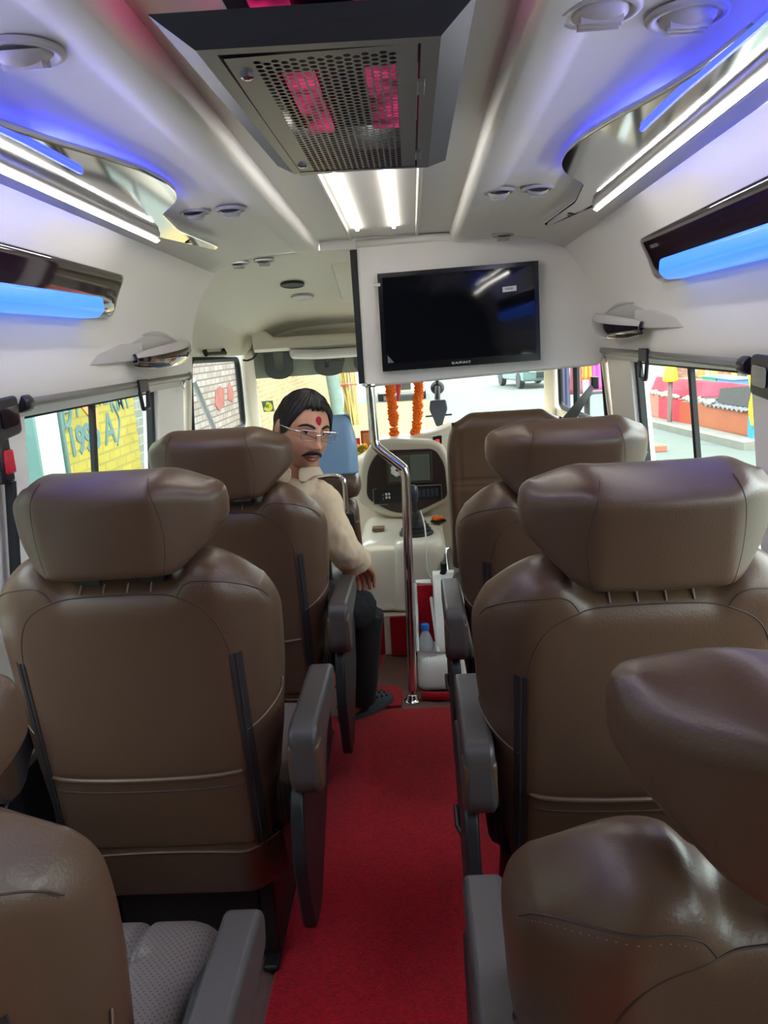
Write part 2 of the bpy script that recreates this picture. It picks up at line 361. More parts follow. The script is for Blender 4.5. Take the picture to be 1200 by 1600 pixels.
def make_seat():
    root = thing('passenger_seat', (0, 0, 0), 'x', 'seat')
    piv = (0, 0, 0.32)
    # backrest ------------------------------------------------------
    b = MB(); b.pillow(lambda u, v: bk(u*2-1, v), lambda u, v: bk(u*2-1, v, True), 44, 44)
    arch = [(-.205,.345),(-.207,.60),(-.207,.78),(-.201,.86),(-.183,.92),(-.150,.955),(-.10,.970),(0,.973),(.10,.970),(.150,.955),(.183,.92),(.201,.86),(.207,.78),(.207,.60),(.205,.345)]
    path = [bxz(p.x, p.y, -0.0005) for p in catmull([(x, z, 0) for x, z in arch], 5)]
    b.tube(path, 0.0015, 6, 1)
    for s in (-1, 1):       # shoulder cap seam, inner shoulder seam, bolster seam
        cap = [(.118,.966),(.135,.990),(.16,.998),(.20,.992),(.230,.976),(.255,.957),(.270,.940),(.279,.925)]
        b.tube([bxz(s*p.x, p.y, -0.0005) for p in catmull([(x, z, 0) for x, z in cap], 4)], 0.0013, 6, 1)
        fine = catmull([(x, z - .0065, 0) for x, z in cap[1:]], 14)
        for k in range(2, len(fine) - 2, 3):
            b.tube([bxz(s*fine[k].x, fine[k].y, .0003), bxz(s*fine[k+1].x, fine[k+1].y, .0003)], 0.0007, 5, 2)
        lowp = [(.207,.665),(.235,.675),(.27,.700),(.293,.735)]
        b.tube([bxz(s*p.x, p.y, -0.0005) for p in catmull([(x, z, 0) for x, z in lowp], 4)], 0.0022, 6, 2)
        inn = [(.118,.957),(.112,.975),(.106,.984)]
    for x in (-.068, -.023, .023, .068):
        b.tube([bxz(x, z, 0.0) for z in (.976,.980,.984,.988,.991)], 0.0022, 6, 2)
    back = b.build('backrest', [M_leather, M_seam, M_stitch], root, sub=1, loc=piv, angle=180, local=True)
    # pocket on the back
    def pk(u, v):
        x = (u*2-1) * .200; z = .395 + v * .185; p = bxz(x, z)
        lift = .004 + .010 * v * (1 - abs(u*2-1) ** 6)
        return (p[0], p[1] - lift, p[2])
    def pk2(u, v):
        p = pk(u, v); return (p[0], p[1] + .004, p[2])
    q = MB(); q.pillow(pk2, pk, 26, 10)
    q.tube([pk(u/20, 1.0) for u in range(21)], 0.0055, 8, 0)
    q.tube([Vector(pk(u/20, 0.84)) + Vector((0,-.0005,0)) for u in range(21)], 0.0018, 6, 1)
    q.build('pocket', [M_leather, M_seam], back, sub=1, angle=180, local=True)
    sk = MB()
    def skf(u, v):
        x = (u*2-1) * .245; z = .24 + v * .135; y = -.012 + .07 * max(0, (abs(u*2-1)-.7)/.3) ** 1.6 + .03*(1-v)
        z2 = z + .012 * math.cos((u*2-1)*PI/2) * v
        return (x, y, z2 - .32)
    sk.pillow(skf, lambda u, v: tuple(Vector(skf(u, v)) + Vector((0, .012, 0))), 24, 8)
    sk.tube([skf(u/24, 1.0) for u in range(25)], 0.003, 6, 0)
    sk.build('backrest_skirt', [M_leather], back, sub=1, angle=180, local=True)
    for s in (-1, 1):
        zt = MB(); pts = [bxz(s*.213, z, 0.002) for z in [.385 + .035*i for i in range(14)]]
        for i in range(13):
            a, c = Vector(pts[i]), Vector(pts[i+1])
        L = [Vector(p) + Vector((-.011, 0, 0)) for p in pts]; R = [Vector(bxz(s*.213 + .011, .385 + .035*i, 0.002)) for i in range(14)]; L = [Vector(bxz(s*.213 - .011, .385 + .035*i, 0.002)) for i in range(14)]
        zt.add(L + R + [p + Vector((0,.006,0)) for p in L] + [p + Vector((0,.006,0)) for p in R], [(i, i+1, 15+i, 14+i) for i in range(13)] + [(28+i, 42+i, 43+i, 29+i) for i in range(13)] + [(i,28+i,29+i,i+1) for i in range(13)] + [(14+i,15+i,43+i,42+i) for i in range(13)] + [(0,14,42,28),(13,41,55,27)])
        zt.tube(pts, 0.0022, 6)
        zt.build('zipper', M_zip, back, angle=40, local=True)
    # headrest ------------------------------------------------------
    h = MB(); h.pillow(lambda u, v: hr(u, v), lambda u, v: hr(u, v, True), 32, 24)
    for s in (-1, 1):
        h.tube([hrs(s*p.x, p.y, 0.0) for p in catmull([(.104,1.018,0),(.113,1.055,0),(.117,1.10,0),(.113,1.15,0),(.103,1.19,0),(.098,1.202,0)], 4)], 0.0013, 6, 1)
    head = h.build('headrest', [M_leather, M_seam], root, sub=1, loc=piv, angle=180, local=True)
    for s in (-1, 1):
        p = MB().tube([(s*.062, .055, .93-.32), (s*.062, .055, 1.02-.32)], .006, 10)
        p.box(s*.062-.022, s*.062+.022, .03, .075, .988-.32, 1.000-.32, 1)
        p.build('headrest_post', [M_chrome, M_blackpl], head, angle=40, local=True)
    # cushion -------------------------------------------------------
    def cu(u, v, bot=False):
        s = u*2-1; x = s*.265; y = .07 + v*.40
        e = max(0, (abs(s)-.8)/.2); r = 1-math.sqrt(max(0,1-e*e)); f = max(0,(v-.82)/.18); g = 1-math.sqrt(max(0,1-f*f))
        if bot: return (x, y, .37 + .03*r + .03*g)
        z = .500 - .045*r - .055*g
        for c in (-.16,-.085,-.01,.065,.14): z -= .011*math.exp(-((x-c)/.008)**2)
        z -= .006*math.exp(-((y-.36)/.006)**2) * (1 if abs(x) < .17 else 0)
        return (x, y, z)
    c = MB(); c.pillow(lambda u, v: cu(u, v), lambda u, v: cu(u, v, True), 90, 40)
    c.build('seat_cushion', [M_cush], root, angle=180, local=True)
    # armrests ------------------------------------------------------
    prof = round_poly([(-.095,.695),(.24,.685),(.255,.66),(.245,.618),(.04,.600),(-.005,.54),(-.07,.54),(-.105,.575)], [.035,.03,.015,.03,.05,.045,.045,.05], 6)
    for s in (-1, 1):
        a = MB().prism(prof, 'x', -.028, .028)
        a.tube([(sx, y, z) for sx in (.0285,) for y, z in prof], .0016, 5, 1, closed=True) if False else None
        ar = a.build('armrest', [M_armpad], root, bevel=.012, seg=3, loc=(s*.325, 0, 0), angle=50, local=True)
        sm_ = MB().tube([(-s*.024, y*1.0, z) for y, z in prof if y < .30 and z > .60], .0016, 5)
        cp = MB().prism(round_poly([(-.099,.665),(-.04,.655),(-.03,.61),(-.03,.548),(-.07,.546),(-.10,.58)], .02, 4), 'x', -.031, .031)
        cp.build('armrest_cover', [M_leather], ar, bevel=.010, seg=3, angle=50, local=True)
    # side shields, frame and pedestal ------------------------------
    for s in (-1, 1):
        sh = MB().prism(round_poly([(-.06,.54),(.27,.565),(.335,.50),(.29,.36),(.05,.20),(-.05,.20),(-.10,.40)], .04, 4), 'x', s*.305-.014, s*.305+.014)
        sh.build('side_shield', M_blackpl, root, bevel=.006, loc=(0,0,0), angle=40, local=True)
    p = MB().box(-.24,.24,.06,.44,.335,.375).box(-.165,.165,.10,.40,.0145,.335)
    for s in (-1, 1):
        p.box(s*.185-.018, s*.185+.018, .05, .45, .0145, .03)
        p.box(s*.185-.018, s*.185+.018, .09, .40, .03, .345)
    p.build('pedestal', M_steelblk, root, bevel=.006, angle=40, local=True)
    lv = MB().tube([(-.30,.10,.34),(-.325,.16,.36),(-.325,.22,.37)], .006, 8)
    lv.build('recline_lever', M_blackpl, root, angle=60, local=True)
    return root
def recline(root, deg):
    for ch in root.children:
        if ch.name.split('.')[0] in ('backrest', 'headrest'): ch.rotation_euler = (math.radians(deg), 0, 0)
proto = make_seat()
SEATS = [(-.507, 1.428, 7, .333, 'middle seat of the left row, brown leather, blue glow on its headrest'),
         (-.485, 2.129, 7, .313, 'brown leather passenger seat the bespectacled man sits in'),
         (-.552, .660, 9, .380, 'brown leather seat nearest the camera left of the aisle, grey seat cushion showing'),
         (.425, .715, 14, .290, 'brown leather seat nearest the camera right of the aisle, large stitched shoulder'),
         (.445, 1.340, 13, .288, 'middle seat of the right row, brown leather, whole headrest and zipped back showing'),
         (.455, 2.040, 13, .30, 'brown leather passenger seat directly behind the driver seat')]
for i, (x, y, r, off, lab) in enumerate(SEATS):
    o = proto if i == 0 else copy_tree(proto)
    o.location = (x, y, 0.0); o.scale = (.94 if i == 2 else 1, 1, .968 if i in (2, 3) else 1); o['label'] = lab; o['group'] = 'brown leather passenger seats'
    recline(o, r)
    for ch in o.children:
        if ch.name.startswith('headrest'): ch.location.x = {0: .007, 1: .007, 2: .050, 3: .012}.get(i, 0)
        if i in (2, 3) and ch.name.split('.')[0] in ('backrest', 'headrest'): ch.location.z -= ((.045 if ch.name.startswith('backrest') else .012) if i == 3 else .008)
    for ch in o.children:
        if ch.name.startswith('armrest'):
            sgn = 1 if ch.location.x > 0 else -1
            if sgn * x < 0: ch.location.x = sgn * off
            else: ch.location.x = sgn * (.24 if i == 2 else .30)
# ---------------------------------------------------------------- writing helper
def text_mesh(txt, size, name, m, parent, M, depth=0.0006, align='CENTER', shear=0.0, bold=0.0):
    cu_ = bpy.data.curves.new(name, 'FONT'); cu_.body = txt; cu_.size = size; cu_.extrude = depth; cu_.align_x = align; cu_.align_y = 'CENTER'; cu_.shear = shear; cu_.offset = bold
    t = bpy.data.objects.new(name + '_tmp', cu_); C.objects.link(t)
    me = bpy.data.meshes.new_from_object(t); bpy.data.objects.remove(t); bpy.data.curves.remove(cu_)
    me.transform(M); me.materials.clear(); me.materials.append(m)
    o = bpy.data.objects.new(name, me); C.objects.link(o)
    if parent is not None:
        o.parent = parent; w = Vector((0,0,0)); p = parent
        while p is not None: w = w + p.location; p = p.parent
        me.transform(Matrix.Translation(-w))
    return o
def frame_mat(origin, right, up):
    r = Vector(right).normalized(); u = Vector(up); u = (u - r * u.dot(r)).normalized(); n = r.cross(u)
    M = Matrix((( r.x, u.x, n.x, origin[0]), (r.y, u.y, n.y, origin[1]), (r.z, u.z, n.z, origin[2]), (0,0,0,1)))
    return M

# ---------------------------------------------------------------- carpets
b = MB(); 
def carp(poly, z=0.014): return MB().prism(poly, 'z', 0.0005, z)
tag(carp([(-.315,-0.8),(.26,-0.8),(.26,2.765),(.20,2.757),(-.16,2.75),(-.315,2.71)]).build('aisle_carpet', M_carpet, bevel=.005), 'long bright red pile carpet along the aisle floor between the seats', 'carpet')
b = MB().prism([(-.118,3.305),(-.168,2.985),(-.42,2.985),(-.38,3.305)], 'z', .0005, .012).add([(-.38,3.300,.002),(-.118,3.300,.002),(-.115,3.300,.190),(-.36,3.300,.190),(-.38,3.312,.002),(-.118,3.312,.002),(-.115,3.312,.190),(-.36,3.312,.190)], [(0,1,2,3),(7,6,5,4),(0,4,5,1),(1,5,6,2),(2,6,7,3),(3,7,4,0)])
tag(b.build('carpet_strip', M_carpet, bevel=.003), 'narrow red carpet strip running beside the man\'s black trouser leg', 'carpet', 'red carpet offcuts by the driver cab')
tag(MB().box(-.088,.055,3.292,3.310,.004,.192).build('carpet_strip', M_carpet, bevel=.005), 'short red carpet piece hanging below the engine cover behind the chrome pole', 'carpet', 'red carpet offcuts by the driver cab')
tag(carp([(-.24,2.975),(-.06,2.97),(-.03,2.90),(-.04,2.785),(-.26,2.785)], .012).build('carpet_strip', M_carpet, bevel=.004), 'small square red carpet piece under the tip of the clog', 'carpet', 'red carpet offcuts by the driver cab')
r_ = MB().tube([(.045,2.85,.018),(.10,2.835,.018),(.32,2.832,.018)], .0175, 10)
tag(r_.build('carpet_strip', M_carpet), 'rolled red carpet edge on the floor right of the chrome pole foot', 'carpet', 'red carpet offcuts by the driver cab')

# ---------------------------------------------------------------- air conditioner in the roof channel
M_acdark = mat('dark anthracite plastic', srgb(40, 44, 50), 0.5)
M_acgrey = mat('satin dark grey metal', srgb(128, 128, 125), 0.38, metal=0.3)
M_pinkled = mat('pink light', srgb(255, 40, 130), 0.4, emit=2.2, ecol=srgb(255, 40, 120))
ac = thing('air_conditioner', (0, 1.15, 1.806), 'dark roof air conditioner with perforated grille in the middle of the ceiling', 'air conditioner')
zb, zt = 1.699, 1.729
B = [(-.125,.845),(.122,.86),(.122,1.455),(-.112,1.43)]; T = [(-.165,.83),(.158,.845),(.158,1.555),(.13,1.575),(-.13,1.52),(-.165,1.49)]
hs = MB()
bv = [(x, y, zb) for x, y in B]; tv = [(x, y, zt) for x, y in [T[0], T[1], T[2], (-.15,1.50)]]
o_ = [(-.107,.862),(.102,.875),(.102,1.44),(-.10,1.42)]
ov = [(x, y, zb) for x, y in o_]
hs.add(bv + ov, [(0,1,5,4),(1,2,6,5),(2,3,7,6),(3,0,4,7)], 1)
hs.add(bv + tv, [(1,2,6,5),(2,3,7,6),(3,0,4,7)], 2)
hs.add(bv + tv, [(0,1,5,4)], 0)
hs.add(tv + [(x*.72, max(y, 1.03)*.93+.07, 1.731) for x, y, z in tv], [(0,1,5,4),(1,2,6,5),(2,3,7,6),(3,0,4,7)], 0)
hs.add([(x*.72, max(y, 1.03)*.93+.07, z) for z in (1.731, 1.793) for x, y, _ in tv], [(0,1,5,4),(1,2,6,5),(2,3,7,6),(3,0,4,7)], 0)
hs.add([(x, y, z) for z in (zb, zb+.03) for x, y in o_], [(0,1,5,4),(1,2,6,5),(2,3,7,6),(3,0,4,7)], 0)
hs.add([(x, y, zb+.07) for x, y in o_], [(0,1,2,3)], 0)
hs.build('housing', [M_acdark, M_acgrey, mat('slate metal', srgb(50, 55, 59), .45)], ac, sm=False, bevel=.002)
# perforated door: real round holes, staggered columns
gr = MB(); cw, ch, rr = .0096, .0128, .0041
def cell(cx, cy, w, h):
    vs = []; n = 12
    for k in range(n):
        a = 2*PI*(k+.5)/n if False else 2*PI*k/n; c, s = math.cos(a), math.sin(a)
        m = 1.0 / max(abs(c)/(w/2), abs(s)/(h/2)); vs.append((cx + c*m, cy + s*m, zb+.001))
    # push the diagonal points onto the true corners
    for k, (sx, sy) in ((1,(1,1)),(4,(-1,1)) if False else (5,(-1,1)),(7,(-1,-1)),(11,(1,-1))): vs[k] = (cx+sx*w/2, cy+sy*h/2, zb+.001)
    for k in range(n):
        a = 2*PI*k/n; vs.append((cx + rr*math.cos(a), cy + rr*1.18*math.sin(a), zb+.001))
    gr.add(vs, [(k, (k+1) % n, n+(k+1) % n, n+k) for k in range(n)])
NX, NY = 16, 43
gx0, gy0 = -.0768, .888
for i in range(NX):
    off = (ch/2 if i % 2 else 0)
    for j in range(NY): cell(gx0 + cw*(i+.5), gy0 + off + ch*(j+.5), cw, ch)
    x0 = gx0 + cw*i
    gr.add([(x0,.877,zb+.001),(x0+cw,.877,zb+.001),(x0+cw,gy0+off,zb+.001),(x0,gy0+off,zb+.001)], [(0,1,2,3)])
    ye = gy0 + off + ch*NY
    gr.add([(x0,ye,zb+.001),(x0+cw,ye,zb+.001),(x0+cw,1.448,zb+.001),(x0,1.448,zb+.001)], [(0,1,2,3)])
gr.add([(-.104,.877,zb+.001),(gx0,.877,zb+.001),(gx0,1.448,zb+.001),(-.104,1.448,zb+.001)], [(0,1,2,3)])
gr.add([(gx0+cw*NX,.877,zb+.001),(.099,.877,zb+.001),(.099,1.448,zb+.001),(gx0+cw*NX,1.448,zb+.001)], [(0,1,2,3)])
grille = gr.build('grille_door', M_acgrey, ac, sm=False)
for y in (.93, 1.37):
    q = MB().lathe([(.0075,0),(.0075,-.003),(.004,-.005),(.0005,-.005)], 16, (-.09, y, zb+.001)); q.build('screw', M_chrome, grille)
for y in (.985, 1.33):
    MB().box(.099,.108,y,y+.05,zb-.003,zb+.002).build('hinge', M_acgrey, grille, bevel=.001)
M_pinkdim = mat('dim pink light', srgb(120, 30, 70), 0.4, emit=.2, ecol=srgb(255, 50, 130))
_t = M_pinkdim.node_tree; _n = _t.nodes.new('ShaderNodeTexNoise'); _n.inputs['Scale'].default_value = 16; _tc = _t.nodes.new('ShaderNodeTexCoord'); _r = _t.nodes.new('ShaderNodeMapRange')
_r.inputs[1].default_value = .38; _r.inputs[2].default_value = .66; _r.inputs[3].default_value = .01; _r.inputs[4].default_value = .34
_t.links.new(_tc.outputs['Object'], _n.inputs['Vector']); _t.links.new(_n.outputs[0], _r.inputs[0]); _t.links.new(_r.outputs[0], _t.nodes['Principled BSDF'].inputs['Emission Strength'])
for x, ya_, yb2 in ((-.056, .890, 1.42), (.054, .890, 1.42)):
    MB().box(x-.021, x+.021, ya_, yb2, zb+.060, zb+.066).build('pink_light_strip', M_pinkdim, ac, sm=False)
pk_ = MB().box(-.105,.020,.885,1.008,1.780,1.800)
tag(pk_.build('pink_ceiling_light', M_pinkled, bevel=.006), 'glowing pink light panel on the ceiling behind the air conditioner', 'light')
# two white light strips in the roof channel
M_led = mat('white led diffuser', (1, 1, 1), 0.4, emit=20.0, ecol=(1.0, 0.96, 0.91))
M_led2 = mat('white led strip', (1, 1, 1), 0.4, emit=9.0, ecol=(1.0, 0.96, 0.91))
for x, lab in ((-.080, 'left one of two white ceiling light strips ahead of the air conditioner'), (.040, 'right one of two white ceiling light strips ahead of the air conditioner')):
    z = zdrop(2.2, 1.804)
    q = MB(); q.add([(x-.005,1.45,zdrop(1.45,1.803)),(x+.005,1.45,zdrop(1.45,1.803)),(x+.005,2.66,zdrop(2.66,1.803)),(x-.005,2.66,zdrop(2.66,1.803)),
                     (x-.005,1.45,zdrop(1.45,1.798)),(x+.005,1.45,zdrop(1.45,1.798)),(x+.005,2.66,zdrop(2.66,1.798)),(x-.005,2.66,zdrop(2.66,1.798))],
                    [(3,2,1,0),(4,5,6,7),(0,1,5,4),(1,2,6,5),(2,3,7,6),(3,0,4,7)])
    tag(q.build('ceiling_light_strip', M_led2, sm=False), lab, 'light', 'ceiling light strips')

# ---------------------------------------------------------------- round ceiling air vents
M_vent = mat('pale grey vent plastic', srgb(196, 192, 190), 0.4)
def vent(name, x, y, z, r, lab, open_=0.0, m=M_vent):
    t = thing(name, (x, y, z), lab, 'air vent', 'round ceiling air vents')
    q = MB().lathe([(r,0),(r,-.004),(r*.93,-.007),(r*.80,-.007),(r*.74,-.003),(r*.70,-.001)], 32, (x,y,z), caps=False); q.build('flange', m, t, angle=60)
    q = MB().lathe([(r*.70,0),(r*.66,-.008),(r*.50,-.014),(r*.25,-.018),(.0005,-.019)], 28, (0,0,0), caps=False)
    for k in (-1, 0, 1): q.box(-r*.5, r*.5, k*r*.24-.0012, k*r*.24+.0012, -.020, -.012)
    M = Matrix.Translation((x,y,z)) @ Matrix.Rotation(open_, 4, 'X'); q.xf(M); q.build('nozzle', m, t, angle=40)
    return t
vent('air_vent', -.378, 1.02, zdrop(1.02,1.777), .050, 'round white ceiling vent at the upper left above the left side lamp', 0.3)
vent('air_vent', .322, 1.035, zdrop(1.03,1.776), .050, 'large white ceiling vent right of the air conditioner, top of frame')
vent('air_vent', .436, 1.065, zdrop(1.06,1.774), .050, 'large white ceiling vent beside the right chrome lamp, top of frame')
for x, l in ((-.450, 'small round vent with open flap, left of the pair by the left chrome lamp tip'), (-.358, 'small round vent with open flap, right of the pair by the left chrome lamp tip')):
    vent('air_vent', x, 2.03, zdrop(2.03,1.775), .040, l, 0.55)
for x, l in ((.314, 'small round vent with open flap, left of the pair by the right chrome lamp tip'), (.410, 'small round vent with open flap, right of the pair by the right chrome lamp tip')):
    vent('air_vent', x, 2.05, zdrop(2.05,1.775), .040, l, 0.55)
vent('air_vent', .412, 2.80, zdrop(2.80,1.776), .038, 'small round vent just above the television partition', 0.5)

# ---------------------------------------------------------------- chrome side lamps under the roof edge
M_blueled = mat('blue led', srgb(40, 60, 255), 0.4, emit=15.0, ecol=(0.045, 0.06, 1.0))
M_bluedim = mat('soft blue led', srgb(40, 60, 255), 0.4, emit=1.3, ecol=(0.04, 0.07, 1.0))
for s, side in ((-1, 'left'), (1, 'right')):
    t = thing('chrome_side_lamp', (s*.52, 1.2, 1.74), '%s long chrome ceiling lamp with white light line and blue glow' % side, 'lamp', 'chrome side lamps')
    pl = [(.575,.1),(.575,1.90),(.555,2.05),(.500,2.42),(.482,2.40),(.500,2.05),(.480,1.86),(.455,1.835),(.425,1.80),(.408,1.74),(.403,1.66),(.412,1.54),(.438,1.40),(.465,1.28),(.488,1.15),(.498,1.0),(.502,.1)]
    pl = round_poly(pl, .03, 4)
    q = MB(); n = len(pl)
    def hz(x, y): return zdrop(y, 1.744) - .020 * smooth(.40,.52,x) - .014*smooth(.54,.575,x) * -1
    q.prism([(s*x, y) for x, y in pl], 'z', 1.722, 1.734)
    q.v = [(x, y, z - .018*max(0, y-1) + .26*max(0, .545-abs(x))) for x, y, z in q.v]
    body = q.build('chrome_panel', M_chrome, t, bevel=.005, seg=3, angle=40)
    # half round chrome rail that carries the white line
    rail = MB().tube([(s*.545,.1,1.718),(s*.545,1.0,1.718),(s*.545,1.98,1.701)], .017, 12); rail.build('chrome_rail', M_satin, t, angle=60)
    q = MB(); w_ = .0048; cx_, cz_ = .536, 1.7015
    q.add([(s*(cx_+.87*k*w_ - j*.5*.002), y, cz_-.5*k*w_ - j*.87*.002 - .018*max(0, y-1)) for j in (0, 1) for y, k in ((.1,-1),(.1,1),(1.0,1),(1.98,1),(1.98,-1),(1.0,-1))], [(0,1,2,5),(5,2,3,4),(6,11,8,7),(11,10,9,8)] + [(i, (i+1) % 6, 6+(i+1) % 6, 6+i) for i in range(6)])
    q.build('white_light_line', M_led, t, sm=False)
    MB().tube([(s*.499,.1,1.732),(s*.497,1.0,1.732),(s*.487,1.22,1.730),(s*.484,1.42,1.727)], .0050, 6).build('blue_light_line', M_bluedim, t)
    MB().tube([(s*.578,.1,1.740),(s*.578,1.0,1.740),(s*.578,1.60,1.730)], .004, 6).build('blue_light_line', M_blueled, t)
    MB().tube([(s*.500,1.30,1.748),(s*.470,1.55,1.751),(s*.478,1.86,1.744)], .004, 6).build('blue_light_line', M_blueled, t)
    MB().lathe([(.009,0),(.009,-.0015),(.001,-.0015)], 16, (s*.520, 2.20, 1.7065)).build('screw_cover', M_blackpl, t)

# ---------------------------------------------------------------- gloss wall lamps with blue diffusers
M_bluediff = mat('blue diffuser', srgb(40, 90, 220), 0.3, emit=1.15, ecol=(0.035, 0.15, 0.85))
for s, side in ((-1, 'left'), (1, 'right')):
    t = thing('wall_lamp', (s*.72, 1.2, 1.52), 'gloss dark trim with glowing blue diffuser on the %s wall above the window' % side, 'lamp', 'blue wall lamps')
    sec = [(.728,1.515),(.712,1.515),(.690,1.53),(.680,1.575),(.672,1.615),(.668,1.638),(.688,1.642)]
    ye = [(.2,1),(1.2,1),(1.85,1),(2.02,.98),(2.07,.85),(2.09,.5),(2.092,.05)]
    q = MB(); k = len(sec)
    vs = []
    for y, f in ye:
        for x, z in sec:
            wx = interp(z, [1.50,1.585,1.655], [.736,.712,.682]) + .002
            vs.append((s*(wx + (x-wx)*f), y + (0.03 if z > 1.6 else 0.0) , z - .018*max(0,y-1)*smooth(1.45,1.72,z)))
    q.add(vs, [(j*k+i, j*k+i+1, (j+1)*k+i+1, (j+1)*k+i) for j in range(len(ye)-1) for i in range(k-1)])
    q.build('gloss_trim', M_darkglass, t, sub=1, angle=60)
    d = MB(); se = round_poly([(.735,1.508),(.690,1.508),(.672,1.524),(.674,1.556),(.70,1.56)], .008, 3)
    d.prism([(s*x, z) for x, z in se], 'y', .25, 1.93)
    d.build('blue_diffuser', M_bluediff, t, bevel=.006, angle=40)

# ---------------------------------------------------------------- grab handles
M_handgrey = mat('grey handle plastic', srgb(206, 203, 199), 0.45)
for s, side in ((-1, 'left'), (1, 'right')):
    t = thing('wall_grip', (s*.745, 2.45, 1.42), 'grey scooped wall grip with gloss dark lip, %s wall' % side, 'handle', 'wall grab handles')
    def wallx(z): return interp(z, [1.35,1.43,1.50,1.585], [.757,.748,.736,.712]) + .004
    # rear fairing: a wedge that rises out of the wall
    q = MB()
    A = [(1.97,1.392),(2.30,1.398),(2.34,1.450),(2.20,1.446),(2.02,1.418)]
    vs = [(s*(wallx(z)+.002), y, z) for y, z in A] + [(s*(wallx(z) - p), y, z) for (y, z), p in zip(A, (.004,.034,.016,.012,.004))] + [(s*(wallx(1.425)-.030), 2.31, 1.428)]
    q.add(vs, [(0,1,6,5),(2,3,8,7),(3,4,9,8),(4,0,5,9),(5,6,10),(6,7,10),(7,8,10),(8,9,10),(9,5,10)])
    q.build('fairing', M_handgrey, t, angle=20, bevel=.004)
    # recessed bowl behind the grip
    q = MB()
    def bowl(u, v):
        y = 2.27 + u*.50; z = 1.405 + v*(.022 + .050*math.sin(PI*min(1, max(0, .08+.84*u)))**.7); return (s*(wallx(z) - .006 - .010*math.sin(PI*u)*math.sin(PI*v)), y, z)
    q.grid(bowl, 20, 8); q.build('bowl', M_handgrey, t, angle=60)
    # grip: flattened bar swept along the bowl, gloss dark below
    def grip(u, a, k=1.0, dz=0.0, dx=0.0):
        y = 2.235 + u*.585; zc = 1.402 + .040*u**1.6; out = .012 + .048*math.sin(PI*(.12+.80*u))
        e = (math.sin(PI*min(1, max(0, .06+.90*u))) ** .45); rz = .033*e*k; rx = .017*e*k
        return (s*(wallx(1.43) - out - rx*math.cos(a) - dx), y, zc + rz*math.sin(a) + dz)
    q = MB(); q.grid(lambda u, v: grip(u, v*2*PI), 40, 20); q.build('grip', M_handgrey, t, angle=180)
    q = MB(); q.grid(lambda u, v: grip(u*.98, -PI*1.0 + v*PI*1.10, 1.13, -.003, .002), 40, 16); q.build('gloss_lip', M_darkglass, t, angle=180)
    tp = MB()
    def brow(u, v):
        y = 2.34 + u*.44; h = .026*math.sin(PI*u)**.7; z = 1.468 - .030*u*u + v*h; return (s*(wallx(z) - .014*math.sin(PI*v)*math.sin(PI*u)), y, z)
    tp.grid(brow, 20, 5); tp.build('brow', M_handgrey, t, angle=60)

# ---------------------------------------------------------------- curtain rails
M_rail = mat('grey aluminium rail', srgb(150, 148, 142), 0.4, metal=0.5)
M_clip = mat('black clip', srgb(34, 32, 38), 0.35)
for s, side in ((-1, 'left'), (1, 'right')):
    t = thing('curtain_rail', (s*.77, 2.3, 1.32), 'grey curtain rail with black end knob above the %s side window' % side, 'rail', 'curtain rails')
    q = MB().tube([(s*.768,1.66,1.311 + (.014 if s < 0 else 0)),(s*.764,2.89,1.330)], .0115, 12); q.build('rail', M_rail, t, angle=60)
    q = MB().lathe([(.018,0),(.020,.006),(.020,.034),(.015,.042)], 16, (s*.768,1.622,1.310 + (.014 if s < 0 else 0)), (0,1,0)); q.build('end_knob', M_clip, t)
    q = MB().lathe([(.0145,0),(.016,.003),(.016,.016),(.010,.020)], 16, (s*.764,2.885,1.330), (0,1,0)); q.build('end_cap', M_rail, t)
    q = MB().prism([(2.80,1.318),(2.865,1.318),(2.84,1.285)], 'x', s*.770-.004, s*.770+.004); q.lathe([(.006,0),(.006,.006)], 10, (s*.770,2.835,1.305), (-s,0,0)); q.build('bracket', M_chrome, t, sm=False)
    yc = 2.32 if s > 0 else 2.36
    cl = thing('rail_clip', (s*.766, yc, 1.32), 'black open clip hanging on the %s curtain rail' % side, 'clip', 'curtain rail clips')
    q = MB().box(s*.752-.004, s*.752+.004, yc-.040, yc+.040, 1.303, 1.340)
    for a, c in (((yc-.037,1.305),(yc-.026,1.252)), ((yc+.037,1.305),(yc+.026,1.252)), ((yc-.026,1.252),(yc+.026,1.252))):
        q.tube([(s*.752, a[0], a[1]), (s*.752, c[0], c[1])], .0065, 8)
    q.build('clip_frame', M_clip, cl, bevel=.002)
# belt guides on the window pillars
for s, side, z0 in ((-1,'left',1.265),(1,'right',1.255)):
    t = thing('seat_belt_guide', (s*.79, 1.60, z0), 'black seat belt guide on the %s window pillar at the edge of the frame' % side, 'belt guide', 'pillar belt guides')
    q = MB().prism(round_poly([(1.49,z0-.01),(1.597,z0),(1.597,z0+.08),(1.49,z0+.075)], .015, 4), 'x', s*.765-.012, s*.765+.012); q.build('cover', M_clip, t, bevel=.005)
    q = MB().prism(round_poly([(1.515,z0+.015),(1.58,z0+.02),(1.58,z0+.06),(1.515,z0+.055)], .01, 4), 'x', s*.752-.003, s*.752+.003); q.build('slot', M_darkglass, t)
t = thing('seat_belt_buckle', (-.79, 1.585, 1.17), 'black buckle with red button on the left pillar below the belt guide', 'buckle')
MB().box(-.80,-.775,1.535,1.58,1.165,1.265).build('body', M_clip, t, bevel=.008)
MB().box(-.777,-.768,1.540,1.574,1.185,1.235).build('red_button', mat('red button', srgb(205, 25, 50), 0.4), t, bevel=.004)
MB().tube([(-.79,1.58,1.165),(-.82,1.57,.85)], .012, 8).build('webbing', M_rubber, t)
